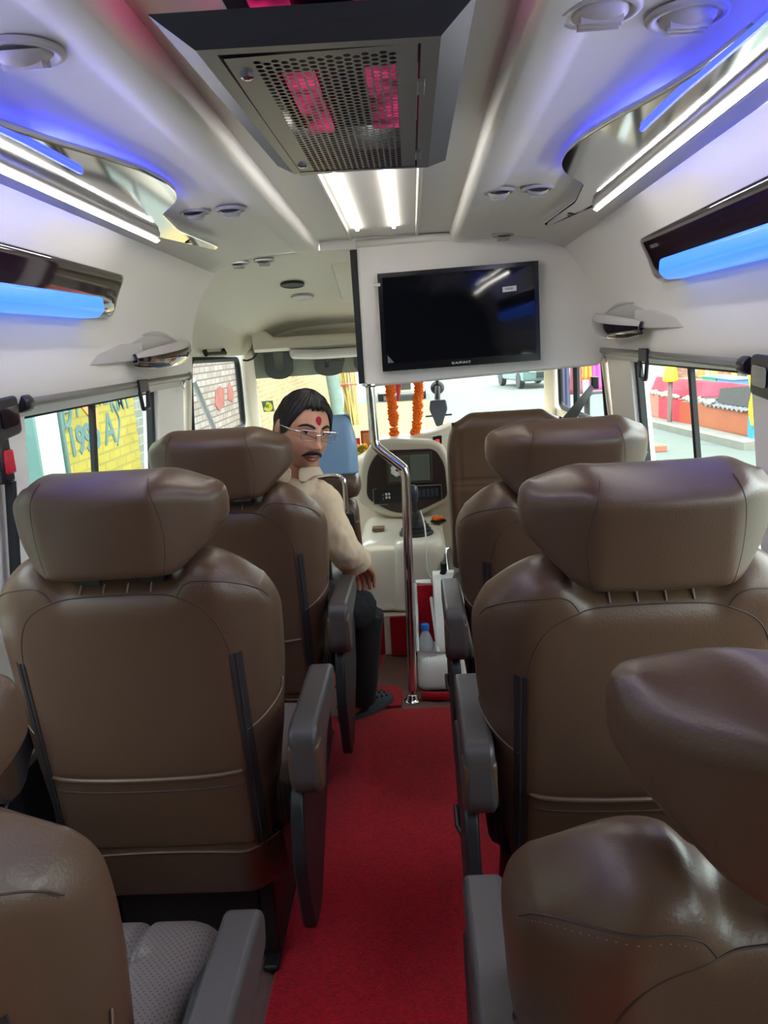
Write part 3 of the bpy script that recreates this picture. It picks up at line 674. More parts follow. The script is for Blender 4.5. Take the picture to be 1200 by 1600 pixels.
# ---------------------------------------------------------------- television partition (hangs from the roof behind the driver)
PY = 2.860
pts = [(-.103,1.248),(.752,1.276),(.770,1.30),(.775,1.35),(.755,1.45),(.735,1.53),(.700,1.62),(.640,1.70),(.560,1.738),(.30,1.752),(-.06,1.756),(-.100,1.748)]
poly = round_poly(pts, [.02,.02,.01,.01,.01,.01,.02,.03,.03,.02,.015,.012], 4)
wf = MB().prism(poly, 'y', PY, PY + .045)
struct(wf.build('wall_front', M_liner, bevel=.010, seg=3, angle=40))
# the padded roll that joins the partition to the roof
rl = MB().tube([(-.10,PY-.002,1.752),(.28,PY-.004,1.757),(.52,PY,1.745),(.64,PY+.01,1.705),(.715,PY+.015,1.60),(.752,PY+.02,1.42),(.772,PY+.02,1.30)], .013, 10)
struct(rl.build('trim_1', M_liner, angle=180))
struct(MB().box(-.231,.231,PY+.004,PY+.040,1.735,1.800).build('trim_10', M_liner, bevel=.004))
sh_ = MB().box(-.125,-.100,PY+.012,PY+.040,1.262,1.748)
struct(sh_.build('trim_2', M_rubber, sm=False))
# television
M_screen = mat('black glossy screen', srgb(12, 15, 22), 0.05, spec=0.4)
M_bezel = mat('black gloss bezel', srgb(16, 18, 22), 0.18)
tv = thing('television', (.252, PY, 1.30), 'black flat television mounted on the white partition above the pole', 'television')
def tvp(u, v, y):   # corners of the set on the partition
    a = Vector((-.032,1.303)); bq = Vector((.535,1.309)); c = Vector((.533,1.650)); d = Vector((-.030,1.643))
    lo = a.lerp(bq, u); hi = d.lerp(c, u); p = lo.lerp(hi, v); return (p.x, y, p.y)
q = MB()
yf, yb = PY - .042, PY - .002
fr = [(0,0),(1,0),(1,1),(0,1)]; inn = [(.028,.075),(.972,.075),(.972,.955),(.028,.955)]
q.add([tvp(u,v,yf) for u,v in fr] + [tvp(u,v,yf) for u,v in inn], [(0,1,5,4),(1,2,6,5),(2,3,7,6),(3,0,4,7)])
q.add([tvp(u,v,yf) for u,v in fr] + [tvp(u,v,yb) for u,v in fr], [(0,1,5,4),(1,2,6,5),(2,3,7,6),(3,0,4,7),(4,5,6,7)])
q.add([tvp(u,v,yf) for u,v in inn] + [tvp(u,v,yf+.004) for u,v in inn], [(0,1,5,4),(1,2,6,5),(2,3,7,6),(3,0,4,7)])
q.build('bezel', M_bezel, tv, sm=False, bevel=.003)
q = MB().add([tvp(u,v,yf+.003) for u,v in inn] + [tvp(u,v,yf+.010) for u,v in inn], [(0,1,2,3),(7,6,5,4),(0,1,5,4),(1,2,6,5),(2,3,7,6),(3,0,4,7)])
q.build('screen', M_screen, tv, sm=False)
M_white = mat('white print', srgb(232, 234, 236), 0.5)
st = MB().add([tvp(u,v,yf+.0022) for u,v in ((.775,.715),(.862,.722),(.862,.775),(.775,.768))], [(0,1,2,3)])
sticker = st.build('sticker', M_white, tv, sm=False)
for k in range(9):
    u = .795 + k*.0055; w_ = .0016 if k % 3 else .0030
    MB().add([tvp(a,v,yf+.0018) for a,v in ((u,.738),(u+w_,.738),(u+w_,.758),(u,.758))], [(0,1,2,3)]).build('barcode_line', M_bezel, sticker, sm=False)
p = tvp(.50,.036,yf-.0005)
text_mesh('BLAUPUNKT', .012, 'lettering', M_white, tv, frame_mat(p, (1,0,.011), (0,0,1)))
cr = MB().add([tvp(u,v,yf+.0018) for u,v in ((.035,.085),(.075,.085),(.045,.15),(.036,.17))], [(0,1,2,3)]); cr.build('peeling_film', mat('film', srgb(120,124,130), .3), tv, sm=False)
MB().box(-.045,-.022,yf-.002,yf+.01,1.600,1.611).build('corner_clip', M_greywhite, tv, bevel=.001)

# chrome pole
pole = thing('grab_pole', (.005, 2.84, 0), 'cranked chrome grab pole from the floor to the television partition', 'pole')
path = [(-.083,2.84,1.262),(-.080,2.84,1.075),(-.078,2.84,1.045),(-.066,2.84,1.022),(.012,2.84,.952),(.024,2.84,.935),(.028,2.84,.905),(.006,2.84,.006)]
path = [path[0], path[1]] + [tuple(p) for p in catmull(path[1:7], 5)][1:] + [path[7]]
MB().tube(path, .0175, 20).build('tube', M_chrome, pole, angle=60)
MB().lathe([(.034,0),(.034,.006),(.024,.014),(.020,.030),(.0175,.032)], 24, (.005,2.84,.0005)).build('base_flange', M_chrome, pole)
MB().lathe([(.030,0),(.030,-.006),(.020,-.012)], 24, (-.083,2.84,1.262)).build('top_flange', M_chrome, pole)
# ---------------------------------------------------------------- driver cab shell
CB = [(2.90,1.742,1.0),(3.15,1.700,1.0),(3.45,1.652,.99),(3.75,1.605,.98),(3.95,1.57,.97),(4.18,1.54,.96),(4.26,1.50,.96),(4.31,1.44,.96),(4.33,1.36,.96)]
def cabsec(c, f):
    return [(.835*f,min(c-.02,1.385)),(.815*f,min(c-.015,1.43)),(.785*f,min(c-.012,1.50+(c-1.54)*.3)),(.735*f,max(c-.085, min(c-.01,1.44))),(.660*f,c-.030),(.56*f,c-.008),(.40*f,c),(.20*f,c+.001),(0,c+.001)]
b = MB(); rows = []
for y, c, f in CB:
    half = cabsec(c, f); full = [(-x, z) for x, z in half] + [(x, z) for x, z in half[-2::-1]]
    rows.append([(x, y, z) for x, z in full])
k = len(rows[0])
b.add([p for r in rows for p in r], [(j*k+i, j*k+i+1, (j+1)*k+i+1, (j+1)*k+i) for j in range(len(rows)-1) for i in range(k-1)])
struct(b.build('trim_3', M_cream, sub=2, angle=180, solid=.012, soff=1))
# dropped duct along the middle of the cab roof, partly behind the partition
d = MB().prism([(3.0,1.735),(3.45,1.60),(3.55,1.60),(3.62,1.632),(3.62,1.70),(3.0,1.76)], 'x', -.22, .22)
struct(d.build('trim_4', M_cream, bevel=.018, seg=3))
# overhead shelf above the windscreen: lip, raised ends, underside
sh = MB()
def shelf_y(x): return 3.98 + .16 * (1 - (x/.75)**2)
N = 28; xs = [-.73 + 1.46*i/N for i in range(N+1)]
for i in range(N):
    pass
sec = [(0,1.470),(-.012,1.455),(-.010,1.415),(.02,1.398),(.30,1.400),(.30,1.412),(.03,1.415),(.018,1.46)]
vs = []
for x in xs:
    up = .055 * smooth(.62,.70,abs(x)); y0 = shelf_y(x)
    for dy, z in sec: vs.append((x, y0+dy, z + (up if z > 1.44 else 0)))
m8 = len(sec)
sh.add(vs, [(i*m8+j, i*m8+(j+1) % m8, (i+1)*m8+(j+1) % m8, (i+1)*m8+j) for i in range(N) for j in range(m8)] + [tuple(range(m8)), tuple(N*m8+j for j in range(m8))[::-1]])
struct(sh.build('trim_5', M_cream, bevel=.004, angle=50))
struct(MB().add([(-.80,4.20,1.40),(.80,4.20,1.40),(.80,4.22,1.56),(-.80,4.22,1.56)], [(0,1,2,3)]).build('trim_6', M_cream, solid=.01))
# sun visor
vz = MB()
def vis(u, v):
    x = -.56 + u*.62; y = shelf_y(x) - .005 + v*.11; z = 1.382 - .022*v - .012*math.sin(PI*v) - .014*smooth(.0,.3,v) + .010*(1-smooth(0,.25,u)); return (x, y, z)
vz.pillow(vis, lambda u, v: (vis(u, v)[0], vis(u, v)[1], vis(u, v)[2] + .016), 16, 8)
tag(vz.build('sun_visor', M_greywhite, sub=1, angle=180), 'long pale sun visor folded up under the left overhead shelf', 'visor')
# cab sides: lower door panels, pillars
for s, nm, dn in ((-1, 'left', 'door_1'), (1, 'right', 'door_2')):
    b = MB()
    b.add([(s*.90,3.05,0),(s*.90,3.05,.80),(s*.86,3.05,1.02),(s*.86,4.30,1.00),(s*.90,4.30,.80),(s*.90,4.30,0)], [(0,1,4,5),(1,2,3,4)])
    b.add([(s*.86,2.98,.84),(s*.80,2.98,1.32),(s*.82,3.14,1.40),(s*.87,3.14,1.0)], [(0,1,2,3)])
    struct(b.build(dn, M_cream, solid=.02))
    # window rubber and pane
    wi += 1
    A = [(3.16,1.015),(4.17,1.015),(4.10,1.25),(4.045,1.375),(3.16,1.385)]
    def gx(z): return s * (.865 - (z-1.0)*.075)
    g = MB().add([(gx(z), y, z) for y, z in A], [(0,1,2,3,4)])
    o = struct(g.build('window_%d' % wi, M_glassf, sm=False))
    loop = round_poly(A, .05, 4); f = MB(); f.tube([(gx(z)-s*.004, y, z) for y, z in loop], .014, 8, closed=True)
    f.build('window_rubber', M_rubber, o)
    q = MB().tube([(gx(1.2)+s*.01,3.62,1.0),(gx(1.2)+s*.01,3.28,1.30)], .013, 8) if s < 0 else MB().tube([(gx(1.1),3.76,1.0),(gx(1.3),3.70,1.38)], .016, 8)
    q.build('window_bar', M_white if s < 0 else M_rubber, o)
    pil = MB()
    def pl_(u, v):
        # A pillar: from the roof corner down to the dash side
        z = 1.42 - v*.50; y = 4.10 + v*.20 + u*.13; x = .815 + v*.03 - u*.025*math.sin(u*PI) ; return (s*(x - .030*math.sin(PI*u)), y, z)
    pil.pillow(pl_, lambda u, v: (pl_(u,v)[0] + s*.05, pl_(u,v)[1] + .02, pl_(u,v)[2]), 8, 8)
    struct(pil.build('trim_%d' % (7 if s < 0 else 8), M_cream, sub=1, angle=180))
MB_ = MB().tube([(-.80,3.30,1.425),(-.795,3.30,1.405),(-.79,3.62,1.405),(-.80,3.62,1.425)], .010, 8)
tag(MB_.build('assist_bar', M_blackpl), 'black assist bar above the left cab door window', 'handle')
wr = MB().tube(catmull([(-.795,4.02,1.365),(-.775,4.04,1.362),(-.745,4.06,1.375),(-.725,4.08,1.41)], 5), .005, 8)
tag(wr.build('cable', M_rubber), 'thin grey cable curving over the left windscreen pillar', 'cable')
# windscreen
wi += 1
b = MB()
def wsf(u, v):
    x = (u*2-1)*(.86 - .03*v); y = 4.66 - v*.42 + .10*(1 - (u*2-1)**2) - .04; z = .86 + v*.55; return (x, y, z)
b.grid(wsf, 20, 6)
ws = struct(b.build('window_%d' % wi, M_glassf, angle=180))
M_strip = mat('grey sunstrip film', srgb(104, 112, 104), 0.5)
M_ink = mat('dark lettering', srgb(34, 44, 46), 0.5)
b = MB().grid(lambda u, v: (wsf(u, .72 + .28*v)[0], wsf(u, .72+.28*v)[1] - .006, wsf(u, .72 + .28*v)[2]), 20, 2)
ss = b.build('sunstrip', M_strip, ws, angle=180)
for ch_, x, sz, shr in (('U', -.66, .17, .0), ('G', -.40, .17, .25), ('U', -.17, .17, 0), (':', -.06, .15, 0), ('S', .08, .17, .1), ('U', .28, .17, 0)):
    u = (x/.84+1)/2; p0 = wsf(u, .82); 
    M = frame_mat((p0[0], p0[1]-.035, p0[2]+.0), (1, -.25*x, 0), (0, -.42, .55))
    text_mesh(ch_, sz*1.25, 'sunstrip_letter', M_ink, ss, M, shear=shr, bold=.016)
p0 = wsf(.03, .38)
bd = MB().add([(-.797,4.44,1.06),(-.735,4.455,1.06),(-.735,4.42,1.125),(-.797,4.405,1.125)], [(0,1,2,3)])
bs = bd.build('round_sticker', mat('teal sticker', srgb(70, 104, 96), .5), ws, sm=False)
q = MB().lathe([(.0005,0),(.030,0)], 24, (-.768,4.424,1.092), (-.1,-.85,-.3), caps=False); q.build('sticker_disc', mat('lime sticker', srgb(200, 205, 60), .5), bs)
text_mesh('9B', .030, 'sticker_lettering', M_ink, bs, frame_mat((-.768,4.4215,1.092), (1,.25,0), (0,-.35,1)))
# ceiling lamps and speaker of the cab
t = thing('ceiling_speaker', (-.41,3.35,1.66), 'small dark round speaker in the cab ceiling left of the partition', 'speaker')
nrm = (0, -.16, -1)
MB().lathe([(.050,-.001),(.050,.006),(.044,.008)], 28, (-.405,3.32,1.668), nrm, caps=False).build('ring', M_blackpl, t)
MB().lathe([(.044,.006),(.030,.004),(.0005,.002)], 28, (-.405,3.32,1.668), nrm, caps=False).build('mesh_cone', mat('dark speaker mesh', srgb(54,64,66), .6), t)
t = thing('ceiling_lamp', (-.40,3.52,1.63), 'white round lamp in the cab ceiling beside the dark speaker', 'lamp')
MB().lathe([(.052,0),(.050,.008),(.036,.012),(.0005,.012)], 28, (-.400,3.56,1.632), nrm, caps=False).build('lens', M_greywhite, t)
for x in (-.54, -.45):
    pass
vent('air_vent', -.545, 2.955, 1.728, .038, 'small vent on the far left ceiling edge, left of the pair before the cab', .5)
vent('air_vent', -.450, 2.955, 1.731, .038, 'small vent on the far left ceiling edge, right of the pair before the cab', .5)

# ---------------------------------------------------------------- dashboard with centre console
M_dash = mat('beige dashboard plastic', srgb(214, 206, 188), 0.45, bump=0.06, scale=120)
M_conpan = mat('dark brown console panel', srgb(58, 46, 44), 0.3)
M_disp = mat('grey display glass', srgb(108, 118, 110), 0.08, spec=.6)
dash = thing('dashboard', (0, 4.2, .5), 'beige dashboard with dark oval centre console below the windscreen', 'dashboard')
xs = [-.82,-.6,-.40,-.28,-.22,-.12,.05,.18,.26,.36,.50,.66,.82]
top = [.80,.80,.80,.80,.82,.90,.925,.945,.97,1.00,1.01,.99,.93]
fy = [4.20,4.18,4.16,4.10,4.02,3.97,3.96,3.97,4.0,4.02,4.02,4.04,4.10]
b = MB(); vs = []
for x, tz, y0 in zip(xs, top, fy):
    vs += [(x,y0+.06,.30),(x,y0+.02,.52),(x,y0,.62),(x,y0+.012,tz-.06),(x,y0+.035,tz-.015),(x,y0+.09,tz),(x,y0+.28,tz-.005),(x,4.62,max(.84,tz-.10)),(x,4.70,.80),(x,4.70,.30)]
b.add(vs, [(i*10+j, i*10+j+1, (i+1)*10+j+1, (i+1)*10+j) for i in range(len(xs)-1) for j in range(9)])
b.build('moulding', M_dash, dash, sub=1, angle=180)
# console surround and panel
sur = round_poly([(-.255,.60),(-.225,.80),(-.150,.915),(-.06,.925),(.20,.900),(.245,.80),(.245,.585),(.06,.505),(-.08,.505)], [.05,.08,.06,.05,.06,.06,.05,.05,.05], 5)
b = MB().prism(sur, 'y', 3.925, 4.08); b.build('console_surround', M_dash, dash, bevel=.022, seg=4, angle=50)
pan = round_poly([(-.200,.620),(-.185,.775),(-.125,.868),(.175,.862),(.215,.78),(.222,.605),(.06,.535),(-.06,.535)], [.04,.05,.05,.06,.05,.03,.05,.05], 5)
b = MB().prism(pan, 'y', 3.916, 3.95); cp = b.build('console_panel', M_conpan, dash, bevel=.004, angle=50)
MB().box(-.085,.150,3.908,3.918,.690,.848).build('display_frame', mat('display frame', srgb(70,66,62), .3), cp, bevel=.003)
MB().box(.035,.135,3.903,3.909,.703,.838).build('display', M_disp, cp, bevel=.002)
MB().box(-.075,.030,3.903,3.909,.703,.838).build('display_cover', mat('olive display side', srgb(92,96,74), .3), cp, bevel=.002)
fl = MB()
for k in range(7):
    a = 2*PI*k/7; fl.ball((-.030+.022*math.cos(a), 3.899, .765+.022*math.sin(a)), (.014,.004,.014), 8, 6)
fl.build('white_flower_reflection', M_white, cp)  # white petals painted in for a reflection on the display
MB().box(-.160,-.010,3.910,3.918,.590,.668).build('radio', M_blackpl, cp, bevel=.003)
MB().box(.055,.190,3.910,3.918,.600,.672).build('climate_panel', M_blackpl, cp, bevel=.003)
M_line = mat('silver line', srgb(150,150,150), .3, metal=.6)
for loop in ([(-.162,.588),(-.162,.670),(-.145,.670)], [(.192,.598),(.192,.674),(.05,.676)], [(-.162,.588),(-.09,.586)]):
    MB().tube([(x,3.909,z) for x, z in loop], .002, 6).build('silver_trim', M_line, cp)
for i in range(4):
    for j in range(2):
        MB().box(-.152+.012*i,-.144+.012*i,3.906,3.911,.612+.02*j,.622+.02*j).build('radio_button', M_line if i == 3 else M_zip, cp, bevel=.001)
for x, z in ((-.095,.640),(-.095,.622),(-.080,.640),(-.080,.622)):
    MB().box(x-.005,x+.005,3.906,3.911,z-.006,z+.006).build('radio_button', M_white, cp, bevel=.001)
for i in range(5):
    MB().box(.070+.022*i,.086+.022*i,3.906,3.911,.615,.655).build('climate_button', mat('slate button', srgb(62,70,86), .4), cp, bevel=.001)
MB().box(.030,.050,3.905,3.911,.625,.640).build('yellow_button', mat('yellow button', srgb(210,180,40), .4), cp, bevel=.001)
MB().prism(round_poly([(.160,.920),(.208,.925),(.205,.855),(.163,.852)], .008, 3), 'y', 3.95, 3.975).build('switch_panel', M_blackpl, dash, bevel=.003)
MB().box(.174,.194,3.944,3.952,.880,.905).build('red_switch', mat('hazard red', srgb(230, 60, 70), .4, emit=.4), dash, bevel=.003)
MB().box(.235,.262,3.955,3.985,.69,.75).build('switch_panel', M_blackpl, dash, bevel=.003)

# engine cover between the seats, gear lever
eng = thing('engine_cover', (0, 3.6, 0), 'glossy cream engine cover behind the console with flared foot', 'engine cover')
M_eng = mat('glossy cream plastic', srgb(232, 226, 212), 0.22, spec=.5)
def loft(sections, m, name, parent, sub=1, n=6):
    b = MB(); L = None
    for (x0,x1,y0,y1,z,r) in sections:
        p = round_poly([(x0,y0),(x1,y0),(x1,y1),(x0,y1)], r, n); L = len(p); b.v += [(x,y,z) for x,y in p]
    S = len(sections)
    fs = [(i*L+j, i*L+(j+1)%L, (i+1)*L+(j+1)%L, (i+1)*L+j) for i in range(S-1) for j in range(L)] + [tuple((S-1)*L+j for j in range(L)), tuple(range(L))[::-1]]
    b.f += fs; b.m += [0]*len(fs)
    return b.build(name, m, parent, sub=sub, angle=180)
struct(MB().box(-.50,.19,3.315,4.3,.0005,.195).build('trim_9', M_eng, bevel=.006))
loft([(-.275,.21,3.335,4.15,.196,.10),(-.275,.21,3.335,4.15,.215,.10),(-.262,.20,3.352,4.15,.225,.10),(-.255,.195,3.365,4.12,.25,.10),(-.245,.19,3.39,4.10,.35,.10),(-.235,.19,3.42,4.10,.44,.10),(-.22,.185,3.45,4.10,.485,.09),(-.17,.17,3.52,4.05,.500,.07),(-.10,.14,3.62,4.0,.502,.05)], M_eng, 'cover', eng)
loft([(-.095,.195,3.322,3.62,.196,.08),(-.095,.195,3.322,3.62,.212,.08),(-.080,.192,3.335,3.62,.225,.08),(-.068,.190,3.34,3.62,.30,.08),(-.060,.185,3.36,3.68,.42,.09),(-.055,.180,3.375,3.70,.485,.08),(-.040,.168,3.40,3.70,.508,.07),(.0,.14,3.46,3.66,.510,.05)], M_eng, 'gearbox_hump', eng)
gl = thing('gear_lever', (.05,3.54,.51), 'black gear lever with rubber bellows on the engine cover behind the pole', 'gear lever')
prof = [(.082,0),(.080,.012),(.070,.018),(.072,.028),(.060,.034),(.062,.044),(.050,.050),(.050,.060),(.036,.072),(.030,.085),(.020,.105)]
MB().lathe(prof, 24, (.052,3.555,.508)).build('bellows', M_rubber, gl, angle=70)
MB().tube([(.052,3.555,.60),(.047,3.57,.72)], .011, 10).build('stick', M_blackpl, gl)
MB().lathe([(.010,0),(.020,.01),(.026,.05),(.024,.075),(.012,.088),(.0005,.09)], 18, (.048,3.565,.655), (-.04,.1,1)).build('knob', mat('slate knob', srgb(60,70,84), .3), gl)
wire = MB().tube(catmull([(.078,3.55,.62),(.092,3.46,.575),(.095,3.38,.52),(.092,3.335,.45),(.098,3.318,.38),(.14,3.30,.33),(.185,3.27,.32)], 6), .0035, 8)
tag(wire.build('cable', M_white), 'thin white cable hanging down the engine cover right of the pole', 'cable')
tag(MB().box(-.165,-.105,3.66,3.72,.5035,.520).build('small_box', mat('brown card', srgb(134,104,86), .6), bevel=.002), 'small flat brown box lying on the engine cover', 'box')
t = thing('flower_saucer', (.165,3.78,.49), 'dark saucer of orange flower heads on the engine cover', 'saucer')
MB().lathe([(.0005,0),(.030,0),(.042,.010),(.040,.012),(.028,.004),(.0005,.004)], 20, (.165,3.78,.503)).build('saucer', M_blackpl, t)
M_orange = mat('marigold orange', srgb(255, 122, 20), 0.8, var=.15, vscale=60)
M_orange.node_tree.nodes['Principled BSDF'].inputs['Subsurface Weight'].default_value = .6
M_orange.node_tree.nodes['Principled BSDF'].inputs['Subsurface Radius'].default_value = (.03, .012, .004)
fl = MB(); random.seed(3)
for k in range(9): fl.ball((.165+random.uniform(-.022,.022), 3.78+random.uniform(-.022,.022), .520+random.uniform(0,.012)), (.014,.014,.010), 8, 6)
fl.build('flower_heads', M_orange, t)
# offerings on the dash
t = thing('dash_shrine', (-.19,4.3,.80), 'small framed red picture with orange flowers on the left dash top', 'shrine')
MB().box(-.235,-.150,4.295,4.31,.812,.935).build('picture_frame', mat('brick red frame', srgb(168,70,50), .5), t, bevel=.004)
MB().box(-.222,-.163,4.289,4.296,.825,.922).build('picture', mat('ochre picture', srgb(196,128,80), .6, var=.4, vscale=40), t)
MB().box(-.30,-.24,4.29,4.31,.812,.895).build('red_card', mat('red card', srgb(196,48,48), .6), t)
fl = MB()
for k in range(16): fl.ball((-.265+random.uniform(-.03,.06), 4.24+random.uniform(-.02,.02), .822+random.uniform(0,.035)), .014, 8, 6)
fl.build('flowers', mat('yellow orange petals', srgb(240,170,30), .8), t)
fl = MB()
for k in range(8): fl.ball((-.235+random.uniform(-.015,.015), 4.22+random.uniform(-.01,.01), .835+random.uniform(0,.02)), .010, 8, 6)
fl.build('leaves', mat('olive leaves', srgb(120,120,30), .8), t)

# steering wheel and driver seat
swt = thing('steering_wheel', (.44,3.62,.90), 'black steering wheel with reddish rim cover half hidden by the driver seat', 'steering wheel')
ring = [(.455 + .190*math.cos(2*PI*k/40), 3.66 + .190*math.sin(2*PI*k/40)*.50, .845 + .190*math.sin(2*PI*k/40)*.866) for k in range(40)]
MB().tube(ring, .017, 10, closed=True).build('rim', mat('rim cover', srgb(190,96,84), .5), swt)
q = MB().lathe([(.05,-.02),(.055,0),(.03,.02)], 20, (.455,3.68,.845), (0,-.5,.3))
for a in (0, 2.2, 4.1): q.tube([(.455,3.68,.845), (.455+.18*math.cos(a), 3.67+.18*math.sin(a)*.5, .845+.18*math.sin(a)*.866)], .013, 8)
q.tube([(.455,3.68,.845),(.455,4.05,.68)], .03, 10); q.build('spokes', M_blackpl, swt)

def plain_seat(name, x0, x1, yb, zt, zb, lab, cover=False):
    t = thing(name, ((x0+x1)/2, yb, 0), lab, 'seat')
    cx = (x0+x1)/2; hw = (x1-x0)/2
    def f(u, v, fr=False):
        s = u*2-1; a = abs(s); zz = zb + v*(zt-zb)
        w = hw * (1 - .10*smooth(.75,1,v) - .03*(1-v)); x = cx + s*w
        e = max(0,(a-.86)/.14); re = 1-math.sqrt(max(0,1-e*e)); g = max(0,(v-.9)/.1); rt = 1-math.sqrt(max(0,1-g*g))
        zz -= .035*smooth(.6,1,a)*smooth(.85,1,v)
        lean = -.10*(v-.2)
        if fr: return (x, yb+.115-.04*re-.045*rt+lean*1, zz)
        y = yb + .035*re + .045*rt + lean
        for zc in (zb+(zt-zb)*.55, zb+(zt-zb)*.585, zb+(zt-zb)*.12): y += .007*math.exp(-((zz-zc)/.005)**2)
        y += .006*math.exp(-((x-(x0+.045))/.004)**2)*(1 if v < .93 else 0)
        return (x, y, zz)
    b = MB().pillow(lambda u, v: f(u, v), lambda u, v: f(u, v, True), 50, 70)
    bk_ = b.build('backrest', M_leather, t, angle=180)
    loft([(x0+.01,x1-.01,yb+.06,yb+.52,.36,.05),(x0-.005,x1+.005,yb+.05,yb+.55,.40,.05),(x0-.005,x1+.005,yb+.05,yb+.55,.45,.05),(x0+.02,x1-.02,yb+.08,yb+.52,.475,.05)], M_cush, 'seat_cushion', t)
    loft([(x0+.05,x1-.05,yb+.08,yb+.46,.0,.04),(x0+.05,x1-.05,yb+.08,yb+.46,.36,.04)], M_steelblk, 'pedestal', t, sub=0)
    return t
ds = plain_seat('driver_seat', .190, .650, 2.96, 1.125, .50, 'brown leather driver seat with plain seamed back right of the pole')
# seat belt
t = thing('seat_belt', (.75,3.05,1.1), 'black seat belt stretched from the right pillar to the driver seat', 'seat belt')
A_, B_ = Vector((.822,3.24,1.185)), Vector((.655,3.02,1.045)); n_ = Vector((.45,-.2,-1)).normalized()
w1, w2 = .010, .026
sidev = (B_-A_).cross(Vector((0,1,0))).normalized()
q = MB().add([tuple(A_+sidev*w1), tuple(A_-sidev*w1), tuple(B_-sidev*w2), tuple(B_+sidev*w2)] + [tuple(p+Vector((0,.003,0))) for p in (A_+sidev*w1, A_-sidev*w1, B_-sidev*w2, B_+sidev*w2)], [(0,1,2,3),(7,6,5,4),(0,1,5,4),(1,2,6,5),(2,3,7,6),(3,0,4,7)])
q.build('webbing', M_rubber, t, sm=False)
MB().box(.808,.838,3.225,3.255,1.165,1.215).build('anchor', M_blackpl, t, bevel=.004)

# folded co-driver seat on the left with sky sheen painted pale blue, and chrome tube
cs = thing('co_driver_seat', (-.33,3.12,0), 'co-driver seat beyond the man, back top coloured pale blue for sky sheen and chrome side tube', 'seat')
M_skysheen = mat('sky sheen on seat back', srgb(128, 166, 204), 0.35)  # blue of the reflected sky is put into the base colour
def cf(u, v, fr=False):
    s = u*2-1; a = abs(s); z = .885 + v*.245; w = .175*(1-.12*smooth(.5,1,v)); x = -.345 + s*w
    e = max(0,(a-.78)/.22); re = 1-math.sqrt(max(0,1-e*e)); g = max(0,(v-.75)/.25); rt = 1-math.sqrt(max(0,1-g*g))
    if fr: return (x, 3.20-.04*re-.05*rt, z)
    y = 3.10 + .04*re + .05*rt - .02*math.cos(a*PI/2) + .03*v
    return (x, y, z)
MB().pillow(lambda u, v: cf(u, v), lambda u, v: cf(u, v, True), 30, 20).build('head_cover', M_skysheen, cs, sub=1, angle=180)
loft([(-.53,-.175,3.07,3.22,.785,.04),(-.53,-.165,3.055,3.22,.81,.04),(-.53,-.165,3.055,3.22,.865,.04),(-.52,-.18,3.075,3.21,.90,.04)], M_leather, 'bolster', cs)
loft([(-.52,-.19,3.09,3.20,.52,.04),(-.52,-.18,3.08,3.21,.55,.04),(-.52,-.18,3.08,3.21,.76,.04),(-.51,-.19,3.09,3.20,.785,.04)], M_leather, 'backrest', cs)
MB().tube(catmull([(-.33,3.04,.895),(-.26,3.03,.900),(-.232,3.03,.885),(-.222,3.03,.85),(-.226,3.03,.70),(-.228,3.03,.60)], 5), .011, 12).build('chrome_tube', M_chrome, cs)
q = MB().box(-.33,-.30,3.00,3.04,.40,.74).box(-.255,-.235,3.0,3.05,.36,.72).box(-.33,-.235,3.0,3.03,.70,.72)
q.build('hinge_frame', M_steelblk, cs, bevel=.003)
q = MB().tube([(-.262,2.985,.685),(-.215,2.985,.690),(-.205,2.99,.715),(-.205,2.99,.74)], .008, 8); q.lathe([(.014,0),(.014,.012)], 14, (-.262,2.99,.685), (0,-1,0)); q.build('lever', M_rail, cs)
MB().box(-.222,-.186,2.975,3.0,.705,.752).build('lever_grip', M_blackpl, cs, bevel=.004)
MB().tube([(-.188,3.05,.70),(-.182,3.05,.56),(-.186,3.05,.48)], .016, 10).build('side_bolster', M_leather, cs)
loft([(-.50,-.20,3.12,3.5,.0,.03),(-.50,-.20,3.12,3.5,.42,.03)], M_steelblk, 'pedestal', cs, sub=0)

# ---------------------------------------------------------------- white console beside the driver seat
M_wcons = mat('glossy white console', srgb(236, 240, 238), 0.25)
wc = thing('handbrake_console', (.12,3.0,0), 'white moulded handbrake console with open tray on the floor right of the pole', 'console')
b = MB()
loft([(.030,.250,2.905,3.12,.004,.045),(.026,.252,2.898,3.12,.02,.045),(.030,.252,2.902,3.12,.10,.045),(.034,.252,2.910,3.12,.168,.045)], M_wcons, 'base', wc)
tr = MB()
# tray walls round the opening
tr.tube([(.036,2.925,.175),(.118,2.918,.172),(.098,3.10,.40),(.040,3.12,.40)], .007, 8, closed=True)
tr.build('tray_rim', M_wcons, wc)
MB().add([(.040,2.93,.165),(.112,2.925,.165),(.104,3.10,.405),(.04,3.12,.405),(.040,2.93,.12),(.112,2.925,.12),(.104,3.16,.405),(.04,3.16,.405)], [(0,1,5,4),(1,2,6,5),(2,3,7,6),(3,0,4,7)]).build('tray_wall', M_wcons, wc, sm=False)
MB().box(.045,.110,3.06,3.075,.16,.41).build('red_lining', M_carpet, wc)
hp = round_poly([(2.93,.16),(2.925,.20),(3.00,.405),(3.04,.452),(3.10,.462),(3.16,.44),(3.20,.16)], [.01,.02,.05,.04,.04,.03,.01], 5)
MB().prism(hp, 'x', .112, .235).build('hump', M_wcons, wc, bevel=.022, seg=4, angle=40)
hbk = MB().tube([(.150,3.08,.44),(.160,3.06,.47),(.160,3.055,.505)], .013, 12); hbk.build('handbrake_grip', M_rubber, wc)
bo = thing('water_bottle', (.065,2.965,.17), 'crumpled clear bottle with blue cap in the white console tray', 'bottle')
M_clear = mat('cloudy plastic', srgb(190, 196, 204), 0.25, alpha=.75)
